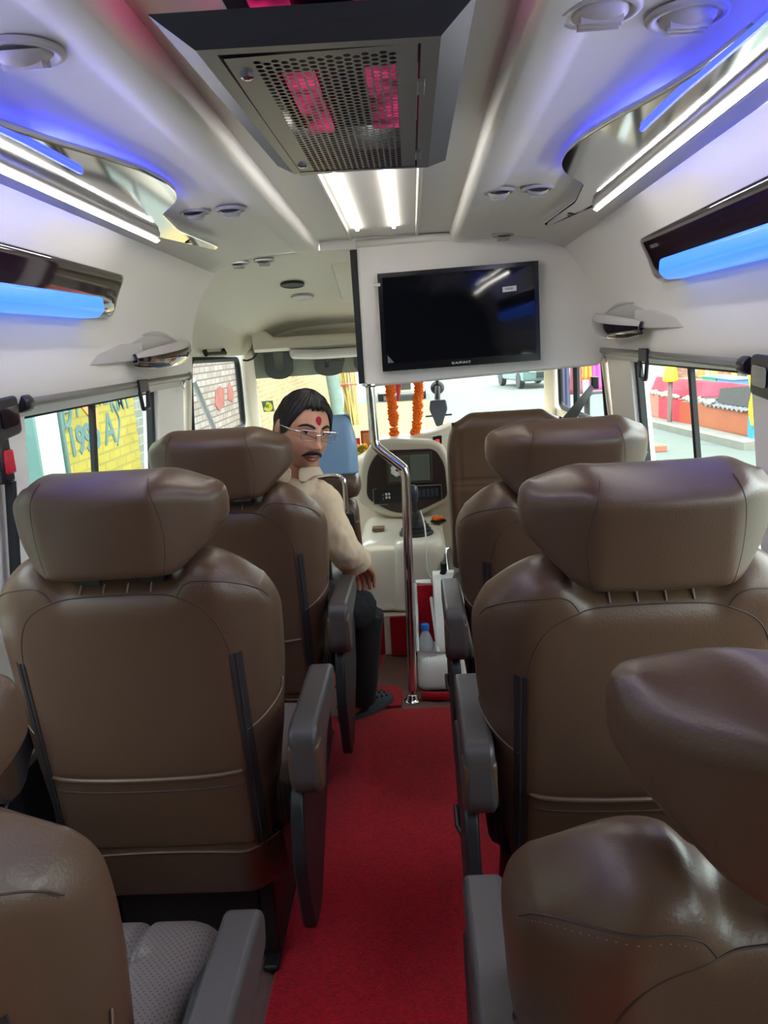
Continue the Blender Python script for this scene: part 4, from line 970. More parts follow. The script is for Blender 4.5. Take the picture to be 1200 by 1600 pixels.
MB().lathe([(.0005,.0),(.030,.0),(.033,.012),(.031,.03),(.022,.058),(.013,.078),(.012,.086)], 20, (.070,2.965,.168)).build('bottle_body', M_clear, bo)
MB().lathe([(.016,0),(.0165,.004),(.0165,.020),(.015,.024),(.0005,.024)], 20, (.070,2.965,.252)).build('blue_cap', mat('blue cap', srgb(30,120,225), .4), bo)
MB().tube([(.052,2.975,.28),(.042,3.02,.36),(.036,3.06,.44)], .006, 8).build('white_tube', M_white, bo) if False else None

# ---------------------------------------------------------------- garland and phone mount at the windscreen
gd = thing('marigold_garland', (.0,4.10,1.22), 'orange marigold garland hanging in a loop before the windscreen', 'garland')
random.seed(11)
left = catmull([(-.052,4.10,1.25),(-.048,4.10,1.15),(-.040,4.10,1.02),(-.036,4.08,.92),(-.018,4.03,.85),(.004,3.98,.795)], 8)
right = catmull([(.100,4.10,1.25),(.100,4.10,1.13),(.085,4.10,1.00),(.072,4.08,.93),(.050,4.03,.87),(.016,3.98,.80)], 8)
def flower(r, seed):
    rnd = random.Random(seed); b = MB()
    for ring, n, rad, h in ((0, 10, 1.0, -.15), (1, 9, .78, .10), (2, 6, .45, .30)):
        for k in range(n):
            a = 2*PI*k/n + ring*.4 + rnd.uniform(-.1,.1)
            c = (math.cos(a)*r*rad*.72, math.sin(a)*r*rad*.72, h*r)
            b.ball(c, (r*.36, r*.36, r*.34), 6, 4)
    b.ball((0,0,0), (r*.7,r*.7,r*.45), 8, 6)
    return b
protos = []
def place_flower(p, d, r, i):
    q = Vector((0,0,1)).rotation_difference(d).to_matrix().to_4x4()
    b = flower(1.0, i % 5) if len(protos) < 3 else None
    if b is not None:
        o = b.build('marigold', M_orange, gd, angle=180, local=True); protos.append(o)
    else:
        o = protos[i % 3].copy(); C.objects.link(o); o.parent = gd
    o.location = p - gd.location; o.scale = (r, r, r*.9); o.rotation_euler = q.to_euler(); o.rotation_euler.z += random.uniform(0, 6)
i = 0
for path in (left, right):
    acc = 0; last = path[0]
    for k in range(1, len(path)):
        acc += (path[k]-path[k-1]).length
        if acc > .0130:
            acc = 0; d = (path[k]-path[k-1]).normalized(); r = random.uniform(.024,.030)
            place_flower(path[k] + Vector((random.uniform(-.004,.004), random.uniform(-.004,.004), 0)), d, r, i); i += 1
place_flower(Vector((.006,3.97,.785)), Vector((0,0,1)), .024, i)
rb = MB().tube([(-.010,4.10,1.25),(-.004,4.105,1.16),(-.008,4.10,1.10)], [.010,.012,.007], 8); rb.tube([(-.002,4.10,1.25),(.006,4.10,1.17)], .006, 8)
rb.build('red_ribbon', mat('coral ribbon', srgb(240,84,80), .6), gd)
MB().tube([(-.052,4.10,1.25),(.0,4.13,1.36),(.02,4.14,1.40),(.10,4.10,1.25)], .003, 6).build('string', M_zip, gd)
pm = thing('phone_mount', (.20,4.3,1.1), 'dark phone holder on a suction cup stuck to the windscreen', 'phone holder')
M_mount = mat('slate plastic', srgb(58, 70, 84), 0.4)
MB().lathe([(.036,0),(.040,.006),(.030,.016),(.014,.024)], 24, (.213,4.48,1.135), (0,-1,.3)).build('suction_cup', M_blackpl, pm)
MB().tube([(.213,4.455,1.14),(.210,4.42,1.10),(.207,4.40,1.06)], .016, 10).build('neck', M_blackpl, pm)
cr_ = round_poly([(.165,1.075),(.255,1.075),(.262,1.02),(.240,.965),(.228,.925),(.192,.925),(.180,.965),(.158,1.02)], .012, 4)
MB().prism(cr_, 'y', 4.365, 4.40).build('cradle', M_mount, pm, bevel=.008, seg=3)
MB().tube([(.135,4.375,.985),(.285,4.375,.988)], .006, 8).build('clamp_arm', M_mount, pm)
MB().lathe([(.010,0),(.010,.05),(.006,.055)], 12, (.213,4.46,1.165), (0,-.2,1)).build('release_tab', M_blackpl, pm)
# ---------------------------------------------------------------- the man in the seat
M_skin = mat('skin', srgb(206, 152, 122), 0.5, bump=.05, scale=300, var=.06, vscale=20)
M_hair = mat('black hair', srgb(26, 22, 22), 0.5, bump=.5, scale=180)
M_shirt = mat('cream shirt cotton', srgb(222, 200, 168), 0.85, bump=.15, scale=500)
M_trous = mat('black trouser cloth', srgb(22, 24, 28), 0.85, bump=.15, scale=400)
M_clog = mat('slate clog foam', srgb(66, 80, 88), 0.6)
per = thing('person', (-.40, 2.42, 0), 'man in cream shirt, glasses and black trousers turning round in the second left seat', 'person')
HM = Matrix.Translation((-.272, 2.36, 1.155)) @ Matrix.Rotation(math.radians(13), 4, 'Y') @ Matrix.Rotation(math.radians(36), 4, 'Z') @ Matrix.Rotation(math.radians(4), 4, 'X')
def g2(x, z, cx, cz, sx, sz): return math.exp(-((x-cx)/sx)**2 - ((z-cz)/sz)**2)
def headpt(az, po, off=0.0):
    """az 0 = straight ahead (-Y), po 0 = crown"""
    sx, cx_ = math.sin(az), math.cos(az); sp, cp_ = math.sin(po), math.cos(po)
    z = .112 * cp_ + off*cp_
    rx, ry = .076 + off, (.092 if cx_ > 0 else .102) + off
    jaw = smooth(0.0, -.112, z) if False else smooth(0, 1, max(0, (-.005 - z) / .105))
    x = rx * sp * sx * (1 - .22 * jaw * (1 if cx_ > -.2 else .2)); y = -ry * sp * cx_
    if cx_ < 0: y *= (1 - .30*jaw)
    # a blunter lower face
    if z < 0: 
        k = 1 + .20*smooth(0,1,(-z)/.09) ; x *= min(1.12, k*.98); y *= min(1.15, k*.98) if cx_ > -.1 else 1
    f = max(0, cx_) ** 1.5
    d = 0
    d += .027*g2(x,z,0,-.025,.012,.014) + .016*g2(x,z,0,-.002,.009,.024) + .007*(g2(x,z,.014,-.030,.008,.008)+g2(x,z,-.014,-.030,.008,.008))
    d += .005*(g2(x,z,.030,.032,.022,.008)+g2(x,z,-.030,.032,.022,.008))
    d -= .009*(g2(x,z,.031,.012,.016,.012)+g2(x,z,-.031,.012,.016,.012))
    d += .006*(g2(x,z,.042,-.022,.020,.018)+g2(x,z,-.042,-.022,.020,.018))
    d += .006*g2(x,z,0,-.054,.022,.006) + .006*g2(x,z,0,-.068,.018,.007) - .004*g2(x,z,0,-.0608,.022,.003)
    d += .007*g2(x,z,0,-.094,.020,.014) - .004*g2(x,z,0,-.080,.020,.006)
    y -= d * f
    return Vector((x, y, z))
b = MB(); NU, NV = 90, 80
vs = [headpt(2*PI*i/NU, PI*j/NV) for j in range(NV+1) for i in range(NU)]
b.add([HM @ p for p in vs], [(j*NU+i, j*NU+(i+1) % NU, (j+1)*NU+(i+1) % NU, (j+1)*NU+i) for j in range(NV) for i in range(NU)])
for s in (-1, 1):       # ears
    e = MB().ball((0,0,0), (.010,.020,.032), 12, 10); e.ball((s*.006,-.004,.004), (.006,.012,.020), 10, 8)
    e.xf(HM @ Matrix.Translation((s*.080,.012,-.002)) @ Matrix.Rotation(s*.35, 4, 'Z')); b.add(e.v, e.f)
def limb(mb, pts, rad, n=14): mb.tube([tuple(p) for p in catmull(pts, 4)], [r for i in range(len(rad)-1) for r in [rad[i] + (rad[i+1]-rad[i])*k/4 for k in range(4)]] + [rad[-1]], n)
hb = HM.translation
limb(b, [tuple(hb + Vector((-.005,.03,-.03))), (-.290,2.40,1.06), (-.315,2.405,.995), (-.36,2.42,.93)], [.056,.056,.060,.07])
limb(b, [(-.36,2.42,.95),(-.39,2.43,.85),(-.45,2.44,.62),(-.45,2.44,.57)], [.09,.12,.12,.10])
SH_R, EL_R, WR_R = (-.255,2.42,.93), (-.178,2.415,.755), (-.140,2.525,.665)
SH_L, EL_L, WR_L = (-.52,2.44,.93), (-.60,2.46,.70), (-.50,2.66,.62)
for S_, E_, W_ in ((SH_R,EL_R,WR_R),(SH_L,EL_L,WR_L)):
    limb(b, [(-.385,2.43,.92), S_, tuple((Vector(S_)+Vector(E_))/2), E_, tuple((Vector(E_)+Vector(W_))/2), W_], [.05,.045,.042,.038,.036,.026])
HIP_R, KN_R, AN_R = (-.37,2.45,.575), (-.150,2.665,.452), (-.195,2.715,.085)
HIP_L, KN_L, AN_L = (-.53,2.45,.575), (-.47,2.80,.55), (-.47,2.80,.085)
for H_, K_, A_ in ((HIP_R,KN_R,AN_R),(HIP_L,KN_L,AN_L)):
    limb(b, [(-.45,2.44,.58), H_, K_, A_], [.08,.06,.045,.035])
TOE_R = (-.105,2.825,.035); HEEL_R = (-.255,2.675,.045)
TOE_L = (-.46,2.98,.035); HEEL_L = (-.475,2.76,.045)
for A_, T_, E_ in ((AN_R,TOE_R,HEEL_R),(AN_L,TOE_L,HEEL_L)):
    limb(b, [E_, tuple((Vector(E_)*.6+Vector(A_)*.4)), tuple((Vector(E_)+Vector(T_))/2 + Vector((0,0,.02))), T_], [.026,.034,.032,.02])
    limb(b, [A_, tuple((Vector(E_)*.7+Vector(T_)*.3)+Vector((0,0,.02)))], [.034,.032])
# hands: palm, four fingers, thumb
def hand(mb, W, fwd, side, down):
    W = Vector(W); f = Vector(fwd).normalized(); s_ = Vector(side).normalized(); d = Vector(down).normalized()
    for k in range(4):
        o_ = (k-1.5)*.0195
        limb(mb, [tuple(W + s_*o_*.6), tuple(W + f*.045 + s_*o_*.9), tuple(W + f*.088 + s_*o_)], [.015,.0135,.011], 10)
        L = [.062,.070,.066,.052][k]
        base = W + f*.085 + s_*o_
        limb(mb, [tuple(base), tuple(base + f*L*.40 + d*.006), tuple(base + f*L*.70 + d*.024), tuple(base + f*L*.82 + d*.044)], [.0100,.0090,.0085,.0072], 10)
    tb = W + f*.028 - s_*.028
    limb(mb, [tuple(W + f*.012 - s_*.012), tuple(tb), tuple(tb + f*.032 - s_*.014 + d*.008), tuple(tb + f*.058 - s_*.012 + d*.018)], [.014,.0125,.0105,.0085], 10)
hand(b, WR_R, (.08,.80,-.55), (1,-.02,.1), (0,-.35,-1))
hand(b, WR_L, (.15,1,-.2), (-1,.1,.1), (0,0,-1))
body = b.build('body', M_skin, per, angle=180)
md = body.modifiers.new('remesh', 'REMESH'); md.mode = 'VOXEL'; md.voxel_size = .0023; md.use_smooth_shade = True
md = body.modifiers.new('smooth', 'SMOOTH'); md.factor = .5; md.iterations = 2
# hair
hz = MB(); NU2, NV2 = 96, 26
def hairline(az):
    a = abs((az + PI) % (2*PI) - PI)      # 0 front .. pi back
    return interp(a, [0,.35,.62,.80,1.0,1.25,1.50,1.75,2.1,PI], [.80,.82,.80,.95,1.20,1.60,1.66,1.75,2.05,2.15]) + .035*math.sin(a*23+1) * (1 if a < .7 else .4)
def hairpt(u, v):
    az = 2*PI*u; po = .001 + hairline(az)*v
    t = .014*(1 - v**5)*(1 - .25*v) + .0025 + .0022*math.sin(az*31 + po*9) + .0015*math.sin(az*57+po*4)
    front = max(0, math.cos(az)) ** 2
    t += .009*front*smooth(.45,.85,v)*(1-smooth(.93,1,v)*.7)
    return HM @ headpt(az, po, t)
hz.v = [tuple(hairpt(i/NU2, j/NV2)) for j in range(NV2+1) for i in range(NU2)]; hz.f = [(j*NU2+i, j*NU2+(i+1) % NU2, (j+1)*NU2+(i+1) % NU2, (j+1)*NU2+i) for j in range(NV2) for i in range(NU2)]; hz.m = [0]*len(hz.f)
hz.build('hair', M_hair, per, angle=180)
def onface(x, z, out=0.0):
    """point on the face surface at face coordinates x, z"""
    best = None
    lo, hi = -1.3, 1.3
    po = math.acos(max(-1, min(1, z/.112)))
    for _ in range(40):
        m = (lo+hi)/2
        if headpt(m, po).x < x: lo = m
        else: hi = m
    p = headpt((lo+hi)/2, po); n = Vector((p.x*.9, p.y, p.z*.2)).normalized(); return p + n*out
bw = MB()
for s in (-1, 1):
    L = [onface(s*x, z, .001) for x, z in ((.012,.030),(.022,.035),(.034,.037),(.046,.033),(.054,.026))]
    bw.tube([HM @ p for p in L], [.003,.0042,.004,.003,.0015], 8)
bw.build('eyebrows', M_hair, per)
ms = MB()
for s in (-1, 1):
    L = [onface(s*x, z, .002) for x, z in ((.000,-.0435),(.010,-.0445),(.020,-.0485),(.028,-.0545),(.032,-.060))]
    ms.tube([HM @ p for p in L], [.0055,.0062,.0056,.0040,.0018], 8)
ms.build('moustache', M_hair, per)
M_eye = mat('eye white', srgb(222, 214, 206), 0.2); M_iris = mat('dark iris', srgb(34, 20, 16), 0.15)
ey = MB()
for s in (-1, 1):
    c = onface(s*.031, .012, -.0060); ey.ball((c.x, c.y, c.z), (.0125,.0095,.0062), 14, 10); 
    ey.ball((c.x - .003, c.y - .0062, c.z), (.0050,.0042,.0052), 12, 8, 1)
    for sg in (1, -1):
        ey.tube([(c.x + x, c.y - .0085 + abs(x)*.22, c.z + sg*(.0066 - x*x*30)) for x in (-.014,-.008,0,.008,.014)], [.0010,.0021,.0025,.0021,.0010], 6, 2 if sg < 0 else 1)
ey.xf(HM); ey.build('eyes', [M_eye, M_iris, M_skin], per, angle=180)
lp = MB()
lp.tube([HM @ onface(x, z, .0005) for x, z in ((-.025,-.0615),(-.013,-.0575),(0,-.0585),(.013,-.0575),(.025,-.0615))], [.001,.0034,.0036,.0034,.001], 8)
lp.tube([HM @ onface(x, z, .0005) for x, z in ((-.024,-.0630),(-.012,-.0685),(0,-.0695),(.012,-.0685),(.024,-.0630))], [.001,.0040,.0046,.0040,.001], 8)
lp.build('lips', mat('lips', srgb(142, 84, 74), .45), per, angle=180)
tk = MB(); pts = [onface(.001 + .0095*math.cos(a)*(1+.12*math.sin(3*a)), .052 + .0125*math.sin(a), .0012) for a in [2*PI*k/18 for k in range(18)]]
tk.add([HM @ p for p in pts] + [HM @ onface(.001,.052,.0025)], [(k, (k+1) % 18, 18) for k in range(18)])
tk.build('red_tilak', mat('red vermilion', srgb(172, 24, 48), .8), per)
gs = MB(); M_frame = mat('silver frame', (.75,.74,.70), .2, metal=1.0)
lens = MB()
def lensloop(s):
    c = Vector((s*.0335, 0, .008)); out = []
    for x, z in round_poly([(-.026,-.013),(.024,-.015),(.028,.016),(-.026,.016)], .008, 4):
        xx = s*(x) + c.x; zz = z + c.z; yy = -.103 + .26*abs(xx)**1.3; out.append(Vector((xx, yy, zz)))
    return out
for s in (-1, 1):
    L = lensloop(s); gs.tube([HM @ p for p in L if p.z > .002] if s > 0 else [HM @ p for p in L if p.z > .002], .0015, 6)
    gs.tube([HM @ p for p in L], .0009, 6, closed=True)
    lens.add([HM @ p for p in L], [tuple(range(len(L)))])
    gs.tube([HM @ Vector(p) for p in ((s*.062,-.094,.018),(s*.076,-.080,.018),(s*.084,-.03,.016),(s*.086,.005,.014),(s*.086,.020,.0))], [.0024,.0020,.0016,.0016,.0016], 6)
gs.tube([HM @ Vector(p) for p in ((-.009,-.103,.012),(0,-.108,.014),(.009,-.103,.012))], .0014, 6)
gl_ = gs.build('glasses_frame', M_frame, per); lens.build('lenses', glass_mat('spectacle lens', (.95,.97,.96)), gl_)
# shirt
sh = MB()
limb(sh, [(-.315,2.400,1.02),(-.345,2.415,.955),(-.385,2.43,.84),(-.44,2.44,.64),(-.45,2.44,.54)], [.060,.110,.145,.150,.150], 22)
limb(sh, [(-.49,2.44,.94),(-.40,2.42,.95),(-.29,2.41,.94)], [.070,.085,.070], 18)
for S_, E_, W_ in ((SH_R,EL_R,WR_R),(SH_L,EL_L,WR_L)):
    S_, E_, W_ = Vector(S_), Vector(E_), Vector(W_)
    limb(sh, [(-.385,2.43,.92), tuple(S_), tuple((S_+E_)/2), tuple(E_), tuple(E_.lerp(W_,.45)), tuple(E_.lerp(W_,.72))], [.08,.066,.060,.058,.055,.050], 18)
    limb(sh, [tuple(E_.lerp(W_,.52)), tuple(E_.lerp(W_,.74))], [.056,.056], 18)
limb(sh, [(-.303,2.385,1.025),(-.320,2.40,.98)], [.060,.080], 18)
so = sh.build('shirt', M_shirt, per, angle=180)
md = so.modifiers.new('remesh', 'REMESH'); md.mode = 'VOXEL'; md.voxel_size = .006; md.use_smooth_shade = True
md = so.modifiers.new('smooth', 'SMOOTH'); md.factor = .5; md.iterations = 5
tx = bpy.data.textures.new('folds', 'CLOUDS'); tx.noise_scale = .07
md = so.modifiers.new('folds', 'DISPLACE'); md.texture = tx; md.strength = .022; md.mid_level = .55
cl_ = MB()
for sg in (-1, 1):
    L = []
    for k in range(10):
        a = -PI/2 + sg*(.12 + k*.30); L.append(Vector((-.300 + .064*math.cos(a), 2.385 + .064*math.sin(a), 1.040 + .012*math.sin(-a))))
    Dn = [Vector((-.306 + (p.x+.300)*1.32, 2.388 + (p.y-2.385)*1.32, p.z - .034 - (.022 if k < 2 else 0))) for k, p in enumerate(L)]
    cl_.add(L + Dn, [(k, k+1, 11+k, 10+k) for k in range(9)])
cl_.build('collar', M_shirt, so, solid=.004, sub=1, angle=180)
tr = MB()
limb(tr, [(-.54,2.45,.585),(-.45,2.43,.60),(-.36,2.45,.585)], [.095,.12,.095], 18)
for H_, K_, A_ in ((HIP_R,KN_R,AN_R),(HIP_L,KN_L,AN_L)):
    H_, K_, A_ = Vector(H_), Vector(K_), Vector(A_)
    limb(tr, [tuple(H_), tuple(H_.lerp(K_,.55)), tuple(K_)], [.098,.088,.074], 18)
    limb(tr, [tuple(K_+Vector((0,-.004,.0))), tuple(K_.lerp(A_,.3)), tuple(K_.lerp(A_,.7)), tuple(K_.lerp(A_,1.02))], [.074,.072,.066,.064], 18)
to = tr.build('trousers', M_trous, per, angle=180)
md = to.modifiers.new('remesh', 'REMESH'); md.mode = 'VOXEL'; md.voxel_size = .007; md.use_smooth_shade = True
md = to.modifiers.new('smooth', 'SMOOTH'); md.factor = .5; md.iterations = 4
md = to.modifiers.new('folds', 'DISPLACE'); md.texture = tx; md.strength = .010; md.mid_level = .5
for H_, T_ in ((HEEL_R,TOE_R),(HEEL_L,TOE_L)):
    H_, T_ = Vector(H_), Vector(T_); H_.z = T_.z = 0; f = (T_-H_); ln = f.length + .045; f.normalize(); r_ = Vector((f.y,-f.x,0)); o_ = H_ - f*.02
    ck = MB()
    def cp2(u, v):
        a = v*PI; w = .046*(1-.35*(1-smooth(0,.5,u)))*(math.sin(PI*min(1,max(0,u*.94+.03)))**.35); hgt = interp(u, [0,.3,.42,.6,.8,.95,1], [.022,.026,.072,.068,.054,.034,.018])
        return o_ + f*(u*ln) + r_*(w*math.cos(a)) + Vector((0,0,.016 + hgt*math.sin(a)**.75))
    ck.grid(cp2, 40, 20)
    ck.prism(round_poly([(x, y) for x, y in [((o_+f*(u*ln)+r_*s*.050*(1-.30*(1-smooth(0,.5,u)))*(math.sin(PI*min(1,max(0,u*.94+.03)))**.35)).x, (o_+f*(u*ln)+r_*s*.050*(1-.30*(1-smooth(0,.5,u)))*(math.sin(PI*min(1,max(0,u*.94+.03)))**.35)).y) for s, us in ((1,[i/20 for i in range(21)]),(-1,[1-i/20 for i in range(21)])) for u in us]], .001, 1), 'z', .0145, .032)
    cko = ck.build('clog', M_clog, per, angle=60)
    hl = MB()
    for i in range(4):
        for j in range(5):
            u = .52 + .105*i; v = .24 + .13*j; p = Vector(cp2(u, v)); n_ = (Vector(cp2(u, v)) - (o_ + f*(u*ln) + Vector((0,0,.016)))).normalized()
            hl.lathe([(.0075,.0008),(.0004,.0008)], 10, p, n_, caps=False)
    hl.build('ventilation_holes', mat('hole shadow', srgb(12,14,16), .9), cko)
    st_ = MB().tube([tuple(o_ + f*(.40*ln) + r_*.044 + Vector((0,0,.05))), tuple(o_ + f*.06 + r_*.036 + Vector((0,0,.075))), tuple(o_ - f*.005 + Vector((0,0,.08))), tuple(o_ + f*.06 - r_*.036 + Vector((0,0,.075))), tuple(o_ + f*(.40*ln) - r_*.044 + Vector((0,0,.05)))], .008, 8)
    st_.build('heel_strap', M_clog, cko)
# ---------------------------------------------------------------- the street outside
GZ = -.60
def ground_mat():
    m = mat('grey asphalt', srgb(96, 104, 99), 0.9, bump=.3, scale=30, var=.10, vscale=.7); return m
struct(MB().box(-60, 60, -30, 90, GZ-.1, GZ).build('ground', ground_mat(), sm=False))
def brick_mat(name, c1, c2, cm, scale=1.0, rot=True):
    m = bpy.data.materials.new(name); m.use_nodes = True; t = m.node_tree; b = t.nodes['Principled BSDF']
    tc = t.nodes.new('ShaderNodeTexCoord'); sp = t.nodes.new('ShaderNodeSeparateXYZ'); cb = t.nodes.new('ShaderNodeCombineXYZ')
    t.links.new(tc.outputs['Object'], sp.inputs[0]); t.links.new(sp.outputs[1], cb.inputs[0]); t.links.new(sp.outputs[2], cb.inputs[1])
    br = t.nodes.new('ShaderNodeTexBrick'); br.inputs['Scale'].default_value = scale
    br.inputs['Color1'].default_value = (*c1,1); br.inputs['Color2'].default_value = (*c2,1); br.inputs['Mortar'].default_value = (*cm,1)
    br.inputs['Brick Width'].default_value = .26; br.inputs['Row Height'].default_value = .09; br.inputs['Mortar Size'].default_value = .010
    t.links.new(cb.outputs[0], br.inputs['Vector'])
    n = t.nodes.new('ShaderNodeTexNoise'); n.inputs['Scale'].default_value = 2.2; n.inputs['Detail'].default_value = 7
    t.links.new(tc.outputs['Object'], n.inputs['Vector'])
    mx = t.nodes.new('ShaderNodeMix'); mx.data_type = 'RGBA'; mx.blend_type = 'MULTIPLY'; mx.inputs[0].default_value = .7
    rp = t.nodes.new('ShaderNodeMapRange'); rp.inputs[3].default_value = .6; rp.inputs[4].default_value = 1.3
    t.links.new(n.outputs[0], rp.inputs[0]); t.links.new(br.outputs[0], mx.inputs[6]); t.links.new(rp.outputs[0], mx.inputs[7])
    t.links.new(mx.outputs[2], b.inputs['Base Color']); b.inputs['Roughness'].default_value = .9
    bp = t.nodes.new('ShaderNodeBump'); bp.inputs['Strength'].default_value = .6; bp.inputs['Distance'].default_value = .02
    t.links.new(br.outputs[1], bp.inputs['Height']); bp.invert = True; t.links.new(bp.outputs[0], b.inputs['Normal'])
    return m
M_brick_sunlit = brick_mat('pale brick', srgb(158,142,100), srgb(140,124,88), srgb(174,164,130))  # pale yellow puts the sunlight into the brick colour
M_brickg = brick_mat('grey plastered brick', srgb(116,120,112), srgb(104,106,100), srgb(132,136,126))
M_bricky = brick_mat('yellow painted brick', srgb(150,136,44), srgb(140,127,42), srgb(130,120,54))
M_bricko = brick_mat('mixed brick with old paint', srgb(122,114,106), srgb(140,136,132), srgb(96,84,78))
tag(MB().box(-3.1,-2.8,-8,14.2,GZ,2.6).build('brick_wall', M_brickg, sm=False), 'grey brick wall along the street outside the left window', 'wall')
tag(MB().box(-3.1,-2.79,14.2,27.5,GZ,2.8).build('brick_wall', M_brick_sunlit, sm=False), 'brick wall coloured as sunlit, seen through the left of the windscreen', 'wall')
tag(MB().box(-2.80,-2.78,9.6,12.6,GZ,2.4).build('painted_wall_patch', M_bricko, sm=False), 'weathered brick patch seen through the left cab door window', 'wall')
tag(MB().add([(-2.775,11.0,.70),(-2.775,11.2,.60),(-2.775,11.55,.66),(-2.775,11.62,.88),(-2.775,11.4,.95),(-2.775,11.1,.90),(-2.775,11.8,.72),(-2.775,12.1,.66),(-2.775,12.25,.80),(-2.775,12.0,.98),(-2.775,11.85,.90)], [(0,1,2,3,4,5),(6,7,8,9,10)]).build('red_paint_patch', mat('red wall paint', srgb(132,76,70), .95, var=.5, vscale=5), sm=False, solid=.01), 'red paint patch on the weathered brick outside the cab door window', 'paint mark')
ysg = thing('painted_sign', (-2.79, 6.6, .5), 'yellow painted wall sign with blue grey lettering outside the left window', 'sign')
MB().box(-2.80,-2.772,4.9,7.78,-.35,1.75).build('yellow_paint', M_bricky, ysg, sm=False)
M_paintb = mat('blue grey wall paint', srgb(74, 104, 104), .9)
def wtext(txt, y, z, sz, sh=0.0, b=.004): text_mesh(txt, sz, 'painted_letters', M_paintb, ysg, frame_mat((-2.768, y, z), (0,1,0), (0,0,1)), shear=sh, bold=b, depth=.002)
wtext('1990', 6.50, .76, .32, -.05, .012); wtext('A', 7.06, .78, .40, 0, .006); wtext('Y', 6.42, 1.06, .30, .1); wtext('VEVE', 6.85, 1.10, .24, -.2, .008); wtext('RMY', 7.42, 1.02, .26, -.3, .004)
cv = MB().tube([(-2.766, 6.14 + .14*math.cos(a), 1.02 + .12*math.sin(a)) for a in [2*PI*k/24 for k in range(24)]], .016, 6, closed=True)
cv.tube([(-2.766,6.14,.90),(-2.766,6.14,1.14)], .016, 6); cv.tube([(-2.766,6.04,1.02),(-2.766,6.24,1.02)], .012, 6); cv.build('painted_emblem', M_paintb, ysg)
MB().tube(catmull([(-2.768,7.22,1.00),(-2.768,7.32,.86),(-2.768,7.27,.72),(-2.768,7.20,.62)], 5), .010, 6).build('painted_bracket', M_paintb, ysg)
MB().add([(-2.766,6.38,1.14),(-2.766,6.50,1.16),(-2.766,6.72,1.00),(-2.766,6.86,1.00),(-2.766,6.80,.80),(-2.766,6.68,.92)], [(0,1,2,3,4,5)]).build('orange_arrow', mat('orange wall paint', srgb(244,128,66), .9), ysg, sm=False, solid=.004)
M_wpaint = mat('white painted board', srgb(190, 206, 200), .6)
wp = thing('white_upright', (-1.7, 3.56, GZ), 'pale white board with dark edge standing in for a left window reflection', 'post')
MB().box(-1.72,-1.66,3.45,3.70,GZ,1.9).build('slab', M_wpaint, wp, bevel=.01)  # added slab in place of a pale reflection on the window
MB().box(-1.73,-1.65,3.702,3.728,GZ,1.9).build('dark_edge', mat('teal edge', srgb(78,108,104), .6), wp)
MB().box(-1.73,-1.65,3.425,3.448,GZ,1.9).build('dark_edge', mat('teal edge two', srgb(96,132,128), .6), wp)
tag(MB().box(-2.76,-2.70,8.50,8.72,GZ,2.2).build('white_upright', M_wpaint), 'narrow white post against the grey wall beside the left window frame', 'post')
tag(MB().box(-2.76,-2.66,12.5,12.95,GZ,2.3).build('white_upright', M_wpaint), 'white post at the front edge of the left cab door window', 'post')
# things at the roadside ahead
tag(MB().box(-2.7,.9,10,27.0,GZ,GZ+.004).build('sand_verge', mat('pale sand', srgb(150,130,82), .95, var=.12, vscale=2), sm=False), 'sandy road verge coloured as sunlit, ahead of the windscreen', 'ground')  # sunlit yellow of the ground is put into this sand colour
tk_ = thing('wrapped_post', (-1.86,19,GZ), 'bluish tarpaulin wrapped post beside the leaning bamboo bundle', 'post')
MB().tube([(-1.80,19,GZ),(-1.84,19,.2),(-1.93,19,1.2),(-1.95,19,2.0)], [.15,.16,.17,.15], 10).build('tarpaulin', mat('bluish tarpaulin', srgb(110,134,132), .8, var=.3, vscale=6), tk_)
bb = thing('bamboo_bundle', (-1.6,20,GZ), 'bundle of straw coloured bamboo poles leaning at the roadside', 'bamboo')
random.seed(5)
M_straw = mat('straw bamboo', srgb(172,154,92), .8, var=.2, vscale=8)
for k in range(24):
    x0 = -1.66 + random.uniform(-.16,.28); x1 = -1.74 + (k-12)*.026 + random.uniform(-.06,.06)
    MB().tube([(x0, 20+random.uniform(-.1,.1), GZ),(x1, 20.2+random.uniform(-.1,.1), random.uniform(1.2,1.9))], .022, 6).build('bamboo_pole', M_straw, bb)
MB().tube([(-1.90,20.1,.42),(-1.62,19.93,.46),(-1.38,20.1,.44)], .03, 8).build('tie', mat('red cloth tie', srgb(216,110,90), .8), bb)
M_roadline = mat('white road paint', srgb(238, 238, 230), .8)
for x, y0, lab in ((2.45,30.5,'white lane dash near the middle of the road ahead'),(2.6,37.5,'white lane dash far up the road ahead'),(2.1,22.0,'white lane dash nearest the bus on the road ahead')):
    tag(MB().box(x-.07,x+.07,y0,y0+2.6,GZ,GZ+.006).build('lane_dash', M_roadline, sm=False), lab, 'road marking', 'lane dashes')
